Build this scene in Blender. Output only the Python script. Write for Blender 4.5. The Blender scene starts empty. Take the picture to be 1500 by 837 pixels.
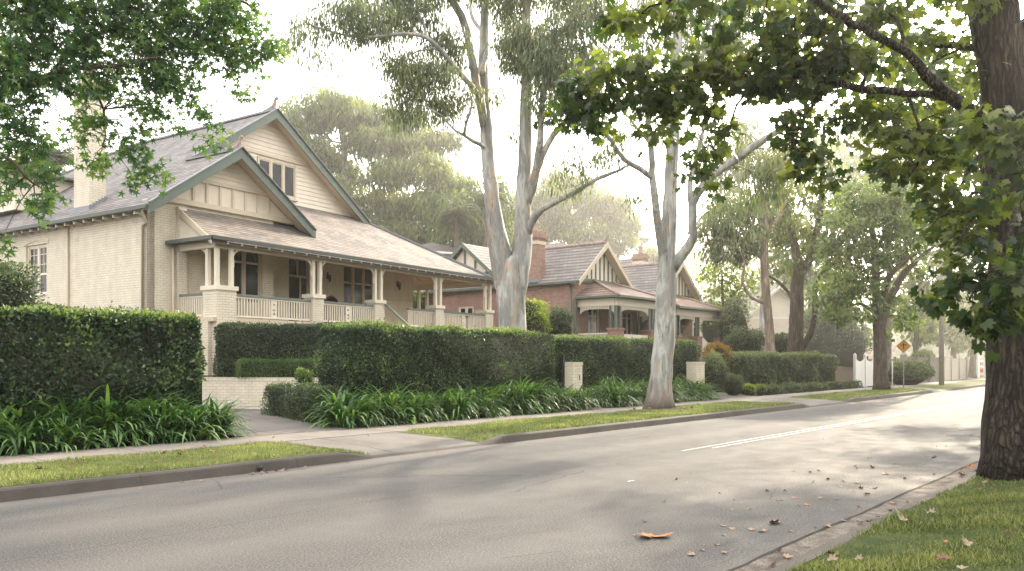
import bpy, math, random
import numpy as np
from mathutils import Vector, Matrix

random.seed(7)
RNG = np.random.default_rng(11)
SC = bpy.context.scene
COL = SC.collection
F, CX, HZ, EYE = 1180.0, 750.0, 528.0, 1.65      # focal length and horizon of the view, eye height in metres
ROAD = math.atan2(.7559, .6547)                  # direction of the street in plan


def px(x, y, Y):
    """A point Y metres in front of the viewpoint, from its bearing and elevation."""
    return Vector(((x - CX) / F * Y, Y, EYE + (HZ - y) * Y / F))


def rd(s, n, z=0.0):
    """Street coordinates: s along the street, n across it."""
    return Vector((.6547 * s - .7559 * n, .7559 * s + .6547 * n, z))


def tag(o, label=None, cat=None, group=None, kind=None):
    if label: o['label'] = label
    if cat: o['category'] = cat
    if group: o['group'] = group
    if kind: o['kind'] = kind
    return o


def empty(name, loc=(0, 0, 0), rz=0.0, label=None, cat=None, group=None):
    o = bpy.data.objects.new(name, None)
    COL.objects.link(o)
    o.location = loc
    o.rotation_euler = (0, 0, rz)
    return tag(o, label, cat, group)


def link(name, me, mats, parent=None, loc=(0, 0, 0), rz=0.0):
    o = bpy.data.objects.new(name, me)
    COL.objects.link(o)
    for m in (mats if isinstance(mats, (list, tuple)) else [mats]):
        me.materials.append(m)
    o.location = loc
    o.rotation_euler = (0, 0, rz)
    if parent: o.parent = parent
    return o


def copy_tree(o, parent=None):
    c = o.copy()
    COL.objects.link(c)
    c.parent = parent
    for ch in list(o.children):
        copy_tree(ch, c)
    return c


class MB:
    """Collects shapes into one mesh, with metre UVs laid along every face."""

    def __init__(self, T=None):
        self.v, self.f, self.mi, self.T, self.smooth = [], [], [], T, []

    def add(self, verts, faces, mi=0, smooth=False):
        b = len(self.v)
        for p in verts:
            self.v.append(tuple(self.T(*p)) if self.T else tuple(p))
        for f in faces:
            self.f.append([b + i for i in f])
            self.mi.append(mi)
            self.smooth.append(smooth)

    def box(self, x0, x1, y0, y1, z0, z1, mi=0):
        v = [(x0, y0, z0), (x1, y0, z0), (x1, y1, z0), (x0, y1, z0), (x0, y0, z1), (x1, y0, z1), (x1, y1, z1), (x0, y1, z1)]
        self.add(v, [(3, 2, 1, 0), (4, 5, 6, 7), (0, 1, 5, 4), (1, 2, 6, 5), (2, 3, 7, 6), (3, 0, 4, 7)], mi)

    def slab(self, pts, off, mi=0):
        """A flat polygon given thickness along the vector off."""
        n = len(pts)
        v = [tuple(p) for p in pts] + [tuple(p[i] + off[i] for i in range(3)) for p in pts]
        f = [tuple(range(n)), tuple(range(2 * n - 1, n - 1, -1))]
        f += [(i, i + n, (i + 1) % n + n, (i + 1) % n) for i in range(n)]
        self.add(v, f, mi)

    def beam(self, a, b, w, h, mi=0, up=(0, 0, 1)):
        a, b = Vector(a), Vector(b)
        d = (b - a).normalized()
        s = d.cross(Vector(up))
        s = s.normalized() if s.length > 1e-5 else Vector((1, 0, 0))
        u = s.cross(d)
        v = []
        for p in (a, b):
            for q, r in ((-1, -1), (1, -1), (1, 1), (-1, 1)):
                v.append(p + s * (q * w / 2) + u * (r * h / 2))
        self.add(v, [(3, 2, 1, 0), (4, 5, 6, 7), (0, 1, 5, 4), (1, 2, 6, 5), (2, 3, 7, 6), (3, 0, 4, 7)], mi)

    def tube(self, pts, rad, seg=8, mi=0, cap=True, lump=0.0):
        pts = [Vector(p) for p in pts]
        n = len(pts)
        rad = rad if isinstance(rad, (list, tuple)) else [rad] * n
        prev = None
        v = []
        for i, p in enumerate(pts):
            d = (pts[min(i + 1, n - 1)] - pts[max(i - 1, 0)])
            d = d.normalized() if d.length > 1e-6 else Vector((0, 0, 1))
            if prev is None:
                a = d.cross(Vector((0, 1, 0.01)))
                if a.length < .1: a = d.cross(Vector((1, 0, 0)))
                a.normalize()
            else:
                a = prev - d * prev.dot(d)
                a.normalize()
            prev = a
            b = d.cross(a)
            for k in range(seg):
                t = 2 * math.pi * k / seg
                r = rad[i] * (1 + (lump * math.sin(3 * t + i * .7) + lump * .7 * math.sin(5 * t - i * 1.1) if lump else 0))
                v.append(p + a * (math.cos(t) * r) + b * (math.sin(t) * r))
        f = []
        for i in range(n - 1):
            for k in range(seg):
                k2 = (k + 1) % seg
                f.append((i * seg + k, i * seg + k2, (i + 1) * seg + k2, (i + 1) * seg + k))
        if cap:
            f.append(tuple(range(seg - 1, -1, -1)))
            f.append(tuple((n - 1) * seg + k for k in range(seg)))
        self.add(v, f, mi, smooth=True)

    def lathe(self, prof, c=(0, 0, 0), seg=14, mi=0):
        v, f = [], []
        for r, z in prof:
            for k in range(seg):
                t = 2 * math.pi * k / seg
                v.append((c[0] + r * math.cos(t), c[1] + r * math.sin(t), c[2] + z))
        for i in range(len(prof) - 1):
            for k in range(seg):
                k2 = (k + 1) % seg
                f.append((i * seg + k, i * seg + k2, (i + 1) * seg + k2, (i + 1) * seg + k))
        f.append(tuple(range(seg - 1, -1, -1)))
        f.append(tuple((len(prof) - 1) * seg + k for k in range(seg)))
        self.add(v, f, mi, smooth=True)

    def mesh(self, name):
        me = bpy.data.meshes.new(name)
        me.from_pydata([tuple(p) for p in self.v], [], self.f)
        me.polygons.foreach_set('material_index', self.mi)
        me.polygons.foreach_set('use_smooth', self.smooth)
        me.update()
        uv = me.uv_layers.new(name='UVMap')
        for p in me.polygons:
            nn = p.normal
            if abs(nn.z) > .97:
                h, w = Vector((1, 0, 0)), Vector((0, 1, 0))
            else:
                h = Vector((-nn.y, nn.x, 0)).normalized()
                w = nn.cross(h)
                if w.z < 0: h, w = -h, -w
            for li in p.loop_indices:
                c = me.vertices[me.loops[li].vertex_index].co
                uv.data[li].uv = (c.dot(h), c.dot(w))
        return me

    def build(self, name, mats, parent=None, loc=(0, 0, 0), rz=0.0):
        return link(name, self.mesh(name), mats, parent, loc, rz)


def cells(u0, u1, z0, z1, ops):
    """The rectangles of a wall left around its openings."""
    us = sorted({u0, u1, *[o[0] for o in ops], *[o[1] for o in ops]})
    out = []
    for a, b in zip(us[:-1], us[1:]):
        m = (a + b) / 2
        cut = sorted([(o[2], o[3]) for o in ops if o[0] < m < o[1]])
        z = z0
        for c0, c1 in cut:
            if c0 > z: out.append((a, b, z, c0))
            z = c1
        if z < z1: out.append((a, b, z, z1))
    return out


def wall_y(mb, y, th, u0, u1, z0, z1, ops=(), mi=0):
    for a, b, c, d in cells(u0, u1, z0, z1, ops): mb.box(a, b, y, y + th, c, d, mi)


def wall_x(mb, x, th, u0, u1, z0, z1, ops=(), mi=0):
    for a, b, c, d in cells(u0, u1, z0, z1, ops): mb.box(x, x + th, a, b, c, d, mi)


# ------------------------------------------------------------------ leaves in bulk
def leaf_batch(name, C, A, Nn, S, tmpl, faces, v, mats, parent=None, smooth=False, extra=None, loc=(0, 0, 0), rz=0.0):
    """C centres, A tip directions, Nn normals, S sizes, tmpl = (side, along, up) outline, v = tone of every leaf."""
    C, A, Nn = np.asarray(C, float), np.asarray(A, float), np.asarray(Nn, float)
    A = A / (np.linalg.norm(A, axis=1, keepdims=True) + 1e-9)
    B = np.cross(A, Nn)
    B = B / (np.linalg.norm(B, axis=1, keepdims=True) + 1e-9)
    U = np.cross(B, A)
    t = np.asarray(tmpl, float)
    k, n = len(t), len(C)
    S = np.asarray(S, float).reshape(n, 1, 1)
    P = C[:, None, :] + S * (t[None, :, 0:1] * B[:, None, :] + t[None, :, 1:2] * A[:, None, :] + t[None, :, 2:3] * U[:, None, :])
    P = P.reshape(-1, 3)
    li = np.concatenate([np.asarray(f) for f in faces])
    tot = np.array([len(f) for f in faces])
    L = (li[None, :] + (np.arange(n) * k)[:, None]).reshape(-1)
    tots = np.tile(tot, n)
    vals = np.repeat(np.asarray(v, float), len(faces))
    mi = np.zeros(len(tots), int)
    if extra is not None:                                            # a core mesh joined in: verts, faces
        ev, ef = extra
        b = len(P)
        P = np.vstack([P, np.array([tuple(q) for q in ev], float)])
        L = np.concatenate([L] + [np.asarray(f) + b for f in ef])
        tots = np.concatenate([tots, [len(f) for f in ef]])
        vals = np.concatenate([vals, np.zeros(len(ef))])
        mi = np.concatenate([mi, np.ones(len(ef), int)])
    me = bpy.data.meshes.new(name)
    me.vertices.add(len(P))
    me.vertices.foreach_set('co', P.astype(np.float32).ravel())
    me.loops.add(len(L))
    me.loops.foreach_set('vertex_index', L.astype(np.int32))
    me.polygons.add(len(tots))
    me.polygons.foreach_set('loop_start', np.concatenate([[0], np.cumsum(tots)[:-1]]).astype(np.int32))
    me.polygons.foreach_set('material_index', mi.astype(np.int32))
    if smooth: me.polygons.foreach_set('use_smooth', np.ones(len(tots), bool))
    me.update(calc_edges=True)
    at = me.attributes.new('tone', 'FLOAT', 'FACE')
    at.data.foreach_set('value', vals.astype(np.float32))
    return link(name, me, mats, parent, loc, rz)


def star(lobes, inner, back=.12, blunt=0.0):
    """A lobed leaf outline as triangles fanned from its heart."""
    pts, n = [(0, .35, .05)], len(lobes)
    ang0, ang1 = math.radians(-128), math.radians(128)
    for i, r in enumerate(lobes):
        a = ang0 + (ang1 - ang0) * i / (n - 1)
        for q in ((-blunt, blunt) if blunt else (0,)):
            pts.append((math.sin(a + q) * r, .35 + math.cos(a + q) * r, -.10 * r + .05 * q))
        if i < n - 1:
            am = a + (ang1 - ang0) / (n - 1) / 2
            pts.append((math.sin(am) * inner, .35 + math.cos(am) * inner, 0))
    pts.append((0, .35 - back, 0))
    m = len(pts) - 1
    return pts, [(0, i, i % m + 1) for i in range(1, m + 1)]


LIQ = star([.46, .62, .70, .62, .46], .2)
MAPLE = star([.40, .50, .62, .66, .62, .50, .40], .40, blunt=.09)
DIAMOND = ([(0, 0, 0), (.26, .5, .08), (0, 1, -.05), (-.26, .5, .08)], [(0, 1, 2), (0, 2, 3)])
LANCE = ([(0, 0, 0), (.11, .4, .02), (.05, 1, .10), (-.11, .42, .02)], [(0, 1, 2, 3)])
LANCEW = ([(0, 0, 0), (.15, .4, .03), (.06, 1, .12), (-.15, .42, .03)], [(0, 1, 2, 3)])
TUFT = ([(0, 0, 0), (.36, .45, .1), (.1, 1, -.1), (-.34, .55, .05)], [(0, 1, 2, 3)])


def unit(n):
    p = RNG.normal(size=(n, 3))
    return p / np.linalg.norm(p, axis=1, keepdims=True)


def smooth_path(P, R, step=.35, wob=0.0):
    P = [Vector(p) for p in P]
    out, ro = [], []
    for i in range(len(P) - 1):
        p0, p1, p2, p3 = P[max(i - 1, 0)], P[i], P[i + 1], P[min(i + 2, len(P) - 1)]
        m = max(2, int((p2 - p1).length / step))
        for j in range(m):
            t = j / m
            q = .5 * ((2 * p1) + (p2 - p0) * t + (2 * p0 - 5 * p1 + 4 * p2 - p3) * t * t + (3 * p1 - p0 - 3 * p2 + p3) * t ** 3)
            if wob and (i or j): q = q + Vector(RNG.normal(size=3)) * wob
            out.append(q)
            ro.append(R[i] + (R[i + 1] - R[i]) * t)
    out.append(P[-1]); ro.append(R[-1])
    return out, ro


def make_tree(name, label, cat, limbs, blobs, leaf, size, per, spray, mats, group=None, droop=.4, spread=.3, sway=.5, tone=0.0,
              wood=1.0, cover=1.0, seg=12, lump=.03, split=True, part='branch'):
    """limbs: lists of (point, radius). blobs: (centre, radius across, radius up[, weight]). per leaves a spray, spray = radius of one."""
    bm_, lm_ = mats
    base = Vector(limbs[0][0][0])
    root = empty(name, base, 0, label, cat, group)
    skel = []
    for i, lb in enumerate(limbs):
        P, R = smooth_path([p for p, r in lb], [r for p, r in lb], .3, .012 * wood)
        mb = MB()
        big = i == 0
        if big:
            R = [r * (1 + .35 * math.exp(-((p.z - base.z) / .35))) for p, r in zip(P, R)]
        mb.tube([p - base for p in P], R, seg if lb[0][1] > .06 else 6, lump=lump if lb[0][1] > .08 else 0)
        mb.build('trunk' if big else 'limb', bm_, root)
        skel += list(zip(P, R))
    SP = np.array([list(p) for p, r in skel])
    SR = np.array([r for p, r in skel])
    tw = MB()
    C, A, NN, S, V = [], [], [], [], []
    for bl in blobs:
        c, rx, rz = np.array(bl[0], float), bl[1], bl[2]
        w = bl[3] if len(bl) > 3 else 1.0
        d = np.linalg.norm(SP - c, axis=1)
        d2 = d + np.where(SP[:, 2] > c[2] + rz * .6, .8, 0)
        j = int(np.argmin(d2))
        a = SP[j]
        mid = (a + c) / 2 + RNG.normal(size=3) * .1 * rx + np.array([0, 0, .12 * np.linalg.norm(c - a)])
        r0 = min(SR[j] * .7, .012 + .02 * np.linalg.norm(c - a) * wood)
        br, brr = smooth_path([a, mid, c], [r0, r0 * .7, r0 * .35], .4, .03 * rx)
        tw.tube([p - base for p in br], brr, 5, cap=False)
        brp = np.array([list(p) for p in br])
        K = max(3, int(cover * w * 5.0 * (rx * rx * rz) ** (2 / 3) / (spray * spray)))
        u = unit(K) * (RNG.uniform(.12, 1, (K, 1)) ** .45)
        cen = c + u * np.array([rx, rx, rz])
        for q in cen:
            k = int(np.argmin(np.linalg.norm(brp - q, axis=1) + RNG.uniform(0, .3 * rx)))
            m = (brp[k] + q) / 2 + RNG.normal(size=3) * .08 * rx
            tw.tube([Vector(brp[k]) - base, Vector(m) - base, Vector(q) - base], [r0 * .3 + .003, r0 * .2 + .003, .003], 3, cap=False)
        n = K * per
        o = np.repeat(cen, per, axis=0)
        off = RNG.normal(size=(n, 3)) * spray * np.array([.55, .55, .38])
        off[:, 2] -= np.abs(RNG.normal(size=n)) * spray * droop * .5
        C.append(o + off)
        ax = off / (np.linalg.norm(off, axis=1, keepdims=True) + 1e-6) * .6 + unit(n) * sway
        ax[:, 2] -= droop
        A.append(ax)
        nn = unit(n) * spread * 2
        nn[:, 2] += 1.0
        NN.append(nn)
        S.append(size * RNG.uniform(.65, 1.25, n))
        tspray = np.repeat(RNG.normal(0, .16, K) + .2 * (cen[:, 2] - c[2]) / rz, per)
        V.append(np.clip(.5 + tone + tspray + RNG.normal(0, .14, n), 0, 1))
    C = np.vstack(C) - np.array(base)
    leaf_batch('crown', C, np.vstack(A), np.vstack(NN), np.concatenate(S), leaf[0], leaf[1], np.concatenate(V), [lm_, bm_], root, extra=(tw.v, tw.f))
    return root
# ------------------------------------------------------------------ materials
class G:
    def __init__(self, name, rough=.6, spec=.4, base=(.5, .5, .5)):
        self.m = bpy.data.materials.new(name)
        self.m.use_nodes = True
        self.nt = self.m.node_tree
        self.b = self.nt.nodes['Principled BSDF']
        self.out = self.nt.nodes['Material Output']
        self.b.inputs['Roughness'].default_value = rough
        self.b.inputs['Specular IOR Level'].default_value = spec
        self.b.inputs['Base Color'].default_value = (*base, 1)

    def n(self, t, props=None, **inp):
        x = self.nt.nodes.new(t)
        for k, v in (props or {}).items(): setattr(x, k, v)
        for k, v in inp.items():
            key = k.replace('_', ' ')
            s = x.inputs[int(k[1:])] if k[0] == 'i' and k[1:].isdigit() else x.inputs[key]
            if hasattr(v, 'links') or isinstance(v, bpy.types.NodeSocket): self.nt.links.new(v, s)
            else: s.default_value = v
        return x

    def l(self, a, b): self.nt.links.new(a, b)

    def tc(self, which='Object'): return self.n('ShaderNodeTexCoord').outputs[which]

    def mapv(self, v, scale=(1, 1, 1), rot=(0, 0, 0)):
        return self.n('ShaderNodeMapping', None, Vector=v, Scale=scale, Rotation=rot).outputs[0]

    def noise(self, v, scale, detail=4, rough=.55, dist=0.0):
        return self.n('ShaderNodeTexNoise', None, Vector=v, Scale=scale, Detail=detail, Roughness=rough, Distortion=dist).outputs[0]

    def ramp(self, v, stops):
        r = self.n('ShaderNodeValToRGB', None, Fac=v)
        e = r.color_ramp.elements
        while len(e) < len(stops): e.new(.5)
        for el, (p, c) in zip(e, stops):
            el.position = p
            el.color = (*c, 1) if not isinstance(c, (int, float)) else (c, c, c, 1)
        return r.outputs[0]

    def mix(self, f, a, b, mode='MIX'):
        x = self.nt.nodes.new('ShaderNodeMix')
        x.data_type = 'RGBA'
        x.blend_type = mode
        for s, v in ((x.inputs[0], f), (x.inputs[6], a), (x.inputs[7], b)):
            if isinstance(v, bpy.types.NodeSocket): self.nt.links.new(v, s)
            else: s.default_value = v if isinstance(v, (int, float)) else (*v, 1)
        return x.outputs[2]

    def math(self, op, a, b=0.0, c=0.0):
        x = self.nt.nodes.new('ShaderNodeMath')
        x.operation = op
        for s, v in zip(x.inputs, (a, b, c)):
            if isinstance(v, bpy.types.NodeSocket): self.nt.links.new(v, s)
            else: s.default_value = v
        return x.outputs[0]

    def col(self, c): self.l(c, self.b.inputs['Base Color'])

    def bump(self, h, strength=.4, dist=.02):
        x = self.n('ShaderNodeBump', None, Height=h, Strength=strength, Distance=dist)
        self.l(x.outputs[0], self.b.inputs['Normal'])


def plain(name, base, rough=.6, var=.12, scale=6.0, bump=.1, spec=.4, grime=0.0):
    g = G(name, rough, spec)
    v = g.tc()
    a = g.noise(v, scale, 5)
    b = g.noise(g.mapv(v, (1, 1, .25)), scale * .35, 4)
    lo, hi = tuple(c * (1 - var) for c in base), tuple(min(1, c * (1 + var)) for c in base)
    c = g.ramp(g.math('MULTIPLY_ADD', a, .6, g.math('MULTIPLY', b, .4)), [(.3, lo), (.7, hi)])
    if grime:
        c = g.mix(g.ramp(b, [(.5, 0), (.75, grime)]), c, tuple(x * .45 for x in base))
    g.col(c)
    if bump: g.bump(g.noise(v, scale * 14, 3), bump, .01)
    return g.m


def brick(name, c1, c2, mortar, bw=.24, bh=.086, rough=.8, painted=False):
    g = G(name, rough, .3)
    uv = g.tc('UV')
    wob = g.noise(uv, 1.2, 3)
    t = g.nt.nodes.new('ShaderNodeTexBrick')
    g.l(g.mapv(uv), t.inputs['Vector'])
    t.inputs['Color1'].default_value = (*c1, 1)
    t.inputs['Color2'].default_value = (*c2, 1)
    t.inputs['Mortar'].default_value = (*mortar, 1)
    t.inputs['Scale'].default_value = 1
    t.inputs['Mortar Size'].default_value = .010
    t.inputs['Mortar Smooth'].default_value = .5
    t.inputs['Brick Width'].default_value = bw
    t.inputs['Row Height'].default_value = bh
    n1 = g.noise(uv, 3.0, 6)
    n2 = g.noise(g.mapv(uv, (2.5, .5, 1)), 1.3, 5)
    c = g.mix(.28 if painted else .4, t.outputs[0], g.ramp(n1, [(.3, .55), (.7, 1.0)]), 'MULTIPLY')
    c = g.mix(g.ramp(n2, [(.45, 0.0), (.8, .32 if painted else .3)]), c, tuple(x * .5 for x in c1))
    if painted:                                                      # chipped paint
        sp = g.math('GREATER_THAN', g.noise(g.mapv(uv, (1, 1.6, 1)), 16, 4), .70)
        big = g.math('GREATER_THAN', wob, .50)
        c = g.mix(g.math('MULTIPLY', g.math('MULTIPLY', sp, big), .75), c, (.30, .20, .14))
    g.col(c)
    h = g.math('MULTIPLY_ADD', g.noise(uv, 30, 3), .25, g.math('SUBTRACT', 1.0, t.outputs[1]))
    g.bump(h, .8, .02)
    return g.m


def roofing(name, lo, hi, w=.30, h=.2, lichen_sun=.25, warm=(.42, .33, .27)):
    g = G(name, .72, .35)
    uv = g.tc('UV')
    t = g.nt.nodes.new('ShaderNodeTexBrick')
    g.l(g.mapv(uv), t.inputs['Vector'])
    t.inputs['Color1'].default_value = (*lo, 1)
    t.inputs['Color2'].default_value = (*hi, 1)
    t.inputs['Mortar'].default_value = (*[c * .25 for c in lo], 1)
    t.inputs['Scale'].default_value = 1
    t.inputs['Mortar Size'].default_value = .006
    t.inputs['Mortar Smooth'].default_value = .3
    t.inputs['Bias'].default_value = -.1
    t.inputs['Brick Width'].default_value = w
    t.inputs['Row Height'].default_value = h
    sx = g.n('ShaderNodeSeparateXYZ', None, Vector=uv)
    saw = g.math('FRACT', g.math('DIVIDE', sx.outputs[1], h))       # each course laps the one below
    big = g.noise(uv, .5, 6)
    fine = g.noise(g.mapv(uv, (.35, 3.4, 1)), 2.2, 4)
    c = g.mix(.75, t.outputs[0], g.ramp(fine, [(.34, .42), (.66, 1.15)]), 'MULTIPLY')
    c = g.mix(g.ramp(big, [(.42, 0), (.7, lichen_sun)]), c, warm)  # warm blotches: lichen, and painted sun warmth on the front slope
    c = g.mix(g.ramp(saw, [(.0, .0), (.5, .1), (.9, .9)]), c, tuple(x * .25 for x in lo))  # shade under each lap painted as a dark gradient
    g.col(c)
    g.bump(g.math('MULTIPLY_ADD', g.math('SUBTRACT', 1.0, saw), 1.0, g.math('MULTIPLY', fine, .5)), .9, .02)
    return g.m


def foliage(name, dark, mid, light, rough=.5, trans=.3, warm=None, big=.7, spec=.35):
    g = G(name, rough, spec)
    a = g.n('ShaderNodeAttribute', {'attribute_name': 'tone'}).outputs['Fac']
    p = g.n('ShaderNodeNewGeometry').outputs['Position']
    nz = g.noise(p, big, 3)
    f = g.math('ADD', a, g.math('MULTIPLY_ADD', nz, .9, -.45))
    stops = [(.12, dark), (.5, mid), (.9, light)]
    if warm:
        stops = [(.08, dark), (.36, mid), (.68, light), (.93, light), (.97, warm)]
        f = g.math('MULTIPLY', f, .8)
    c = g.ramp(f, stops)
    g.col(c)
    tr = g.n('ShaderNodeBsdfTranslucent', None, Color=g.mix(1.0, c, (1.5, 1.6, .55), 'MULTIPLY'))
    ms = g.n('ShaderNodeMixShader', None, Fac=trans)
    g.l(g.b.outputs[0], ms.inputs[1])
    g.l(tr.outputs[0], ms.inputs[2])
    g.l(ms.outputs[0], g.out.inputs['Surface'])
    return g.m


def bark(name, a, b, c, sc=(6, 6, 1.2), strength=.8, dist=.03, patch=.5, rough=.85, ridges=False):
    g = G(name, rough, .25)
    v = g.tc()
    m = g.mapv(v, sc)
    n1 = g.noise(m, 1.6, 8, .65, .6)
    n2 = g.noise(g.mapv(v, (1.6, 1.6, .45)), 1.5, 5, .6, .8)
    c1 = g.ramp(n1, [(.32, a), (.52, b), (.72, c)])
    col = g.mix(g.ramp(n2, [(.46, 0), (.54, patch)]), c1, tuple(x * .45 for x in b))
    h = n1
    if ridges:
        w = g.n('ShaderNodeTexVoronoi', {'feature': 'DISTANCE_TO_EDGE'}, Vector=g.mapv(g.mix(.09, v, g.n('ShaderNodeTexNoise', None, Vector=v, Scale=5.0, Detail=4.0).outputs[1]), (20, 20, 1.15)), Scale=1.0)
        e = g.ramp(w.outputs['Distance'], [(0, 0), (.28, 1)])
        col = g.mix(g.math('MULTIPLY', g.math('SUBTRACT', 1.0, e), .75), col, tuple(x * .25 for x in a))
        h = g.math('MULTIPLY_ADD', n1, .4, e)
    if patch == .75:                                                 # shed strips and tan scars, darker rough stocking at the foot
        n3 = g.noise(g.mapv(v, (2.2, 2.2, .3)), 1.3, 4, .55, 1.2)
        col = g.mix(g.ramp(n3, [(.56, 0), (.60, .65)]), col, (.36, .27, .19))
        n4 = g.noise(g.mapv(v, (4.5, 4.5, .35)), 1.5, 6, .6, 1.5)
        col = g.mix(g.ramp(n4, [(.60, 0), (.635, .8)]), col, (.10, .085, .075))
        sz = g.n('ShaderNodeSeparateXYZ', None, Vector=v).outputs[2]
        foot = g.ramp(g.math('MULTIPLY_ADD', g.noise(v, 2.5, 5), 1.6, g.math('SUBTRACT', .3, sz)), [(0, 0), (.9, .75)])
        col = g.mix(foot, col, (.15, .115, .09))
    g.col(col)
    g.bump(h, strength, dist)
    return g.m


M = {}
# asphalt with worn wheel tracks, seams and fine stone
g = G('asphalt', .75, .2)
v = g.tc()
fine = g.noise(v, 52, 5, .8)
mid_ = g.noise(v, 1.1, 6)
long_ = g.noise(g.mapv(v, (.05, .9, 1)), 1.5, 5)
c = g.ramp(g.math('MULTIPLY_ADD', mid_, .5, g.math('MULTIPLY', long_, .5)), [(.3, (.066, .064, .063)), (.7, (.101, .097, .094))])
c = g.mix(g.ramp(fine, [(.39, .8), (.5, 0)]), c, (.026, .025, .024))
c = g.mix(g.ramp(fine, [(.52, 0), (.64, .6)]), c, (.27, .26, .25))
stain = g.ramp(g.noise(g.mapv(v, (.5, 1.4, 1)), .9, 6), [(.56, 0), (.70, .45)])
c = g.mix(stain, c, (.05, .046, .044))
track = g.math('POWER', g.math('ABSOLUTE', g.math('SINE', g.math('MULTIPLY', g.math('ADD', g.n('ShaderNodeSeparateXYZ', None, Vector=v).outputs[1], .4), 1.6))), 4.0)
c = g.mix(g.math('MULTIPLY', track, .22), c, (.20, .185, .17))
sy = g.n('ShaderNodeSeparateXYZ', None, Vector=v)
yy = g.math('ADD', sy.outputs[1], g.math('MULTIPLY', g.noise(v, .25, 3), .25))
seam = g.math('LESS_THAN', g.math('ABSOLUTE', g.math('SUBTRACT', yy, 7.55)), .010)
cr = g.n('ShaderNodeTexVoronoi', {'feature': 'DISTANCE_TO_EDGE'}, Vector=g.mapv(g.mix(.08, v, g.n('ShaderNodeTexNoise', None, Vector=v, Scale=1.7, Detail=6.0).outputs[1]), (.16, .42, 1)), Scale=1.0)
crk = g.math('MULTIPLY', g.math('LESS_THAN', cr.outputs['Distance'], .0022), g.math('GREATER_THAN', g.noise(v, .22, 2), .52))
c = g.mix(g.math('MULTIPLY', g.math('MAXIMUM', seam, crk), .55), c, (.03, .028, .027))
edge = g.ramp(g.math('MULTIPLY_ADD', g.noise(v, 1.6, 5), .9, g.math('MULTIPLY_ADD', sy.outputs[1], .9, -9.2)), [(.3, 0), (1.0, .6)])
c = g.mix(edge, c, (.17, .15, .135))
g.col(c)
g.l(g.ramp(g.noise(v, 2.2, 4), [(.3, .66), (.7, .85)]), g.b.inputs['Roughness'])
g.bump(g.math('MULTIPLY_ADD', fine, 1.0, g.math('MULTIPLY', g.noise(v, 20, 3), .6)), .7, .012)
M['asphalt'] = g.m


def concrete(name, base, joint=1.5):
    g = G(name, .78, .3)
    v = g.tc()
    n1, n2 = g.noise(v, 1.1, 6), g.noise(v, 60, 3)
    c = g.ramp(n1, [(.28, tuple(x * .62 for x in base)), (.5, base), (.75, tuple(x * 1.15 for x in base))])
    c = g.mix(g.ramp(n2, [(.4, .3), (.55, 0)]), c, tuple(x * .5 for x in base))
    sx = g.n('ShaderNodeSeparateXYZ', None, Vector=v)
    if joint:
        j = g.math('LESS_THAN', g.math('FRACT', g.math('DIVIDE', sx.outputs[0], joint)), .014)
        c = g.mix(g.math('MULTIPLY', j, .75), c, (.05, .045, .04))
    g.col(c)
    g.bump(g.math('ADD', n2, n1), .35, .01)
    return g.m


M['path'] = concrete('footpath concrete', (.215, .19, .17))
M['drive'] = concrete('driveway concrete', (.165, .148, .135), 3.1)
M['kerb'] = concrete('kerb concrete', (.085, .074, .064), 2.4)
M['gutter0'] = concrete('gutter concrete', (.19, .165, .145), 2.4)
g = G('dirty gutter concrete', .85, .25)
v = g.tc()
c = g.ramp(g.noise(v, 5, 7), [(.35, (.07, .055, .045)), (.52, (.17, .145, .125)), (.7, (.24, .21, .185))])
g.col(g.mix(g.ramp(g.noise(v, 60, 4), [(.4, .7), (.55, 0)]), c, (.04, .03, .025)))
g.bump(g.noise(v, 40, 4), .6, .02)
M['gutter'] = g.m
g = G('line paint', .6, .4)
v = g.tc()
g.col(g.mix(g.ramp(g.noise(v, 26, 5), [(.42, 0), (.60, .9)]), (.55, .53, .51), (.17, .16, .155)))
M['paint'] = g.m
g = G('lawn soil', .9, .2)
v = g.tc()
c = g.ramp(g.noise(v, 2.4, 6), [(.3, (.085, .115, .025)), (.55, (.14, .165, .045)), (.75, (.20, .19, .075))])
g.col(g.mix(g.ramp(g.noise(v, 40, 4), [(.4, .6), (.6, 0)]), c, (.05, .055, .02)))
g.bump(g.noise(v, 50, 4), .8, .03)
M['turf'] = g.m
M['crack'] = plain('dark crack filling', (.022, .019, .017), .95, .4, 30)
g = G('near lawn soil', .95, .15)  # darker ground colour that sets off the near grass blades
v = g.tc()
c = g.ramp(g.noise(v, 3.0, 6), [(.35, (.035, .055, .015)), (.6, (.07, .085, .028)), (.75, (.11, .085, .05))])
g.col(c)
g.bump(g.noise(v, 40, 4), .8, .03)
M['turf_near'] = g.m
g = G('garden soil', .95, .15)
v = g.tc()
g.col(g.ramp(g.noise(v, 9, 7), [(.35, (.035, .026, .018)), (.6, (.085, .062, .042)), (.8, (.16, .12, .08))]))
g.bump(g.noise(v, 22, 5), 1.0, .04)
M['soil'] = g.m
M['grass'] = foliage('grass blades', (.11, .14, .052), (.205, .245, .10), (.42, .43, .22), .6, .25, big=.5)
M['grass_near'] = foliage('near grass blades', (.065, .088, .028), (.175, .215, .075), (.38, .38, .17), .6, .25, big=1.1)

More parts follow.
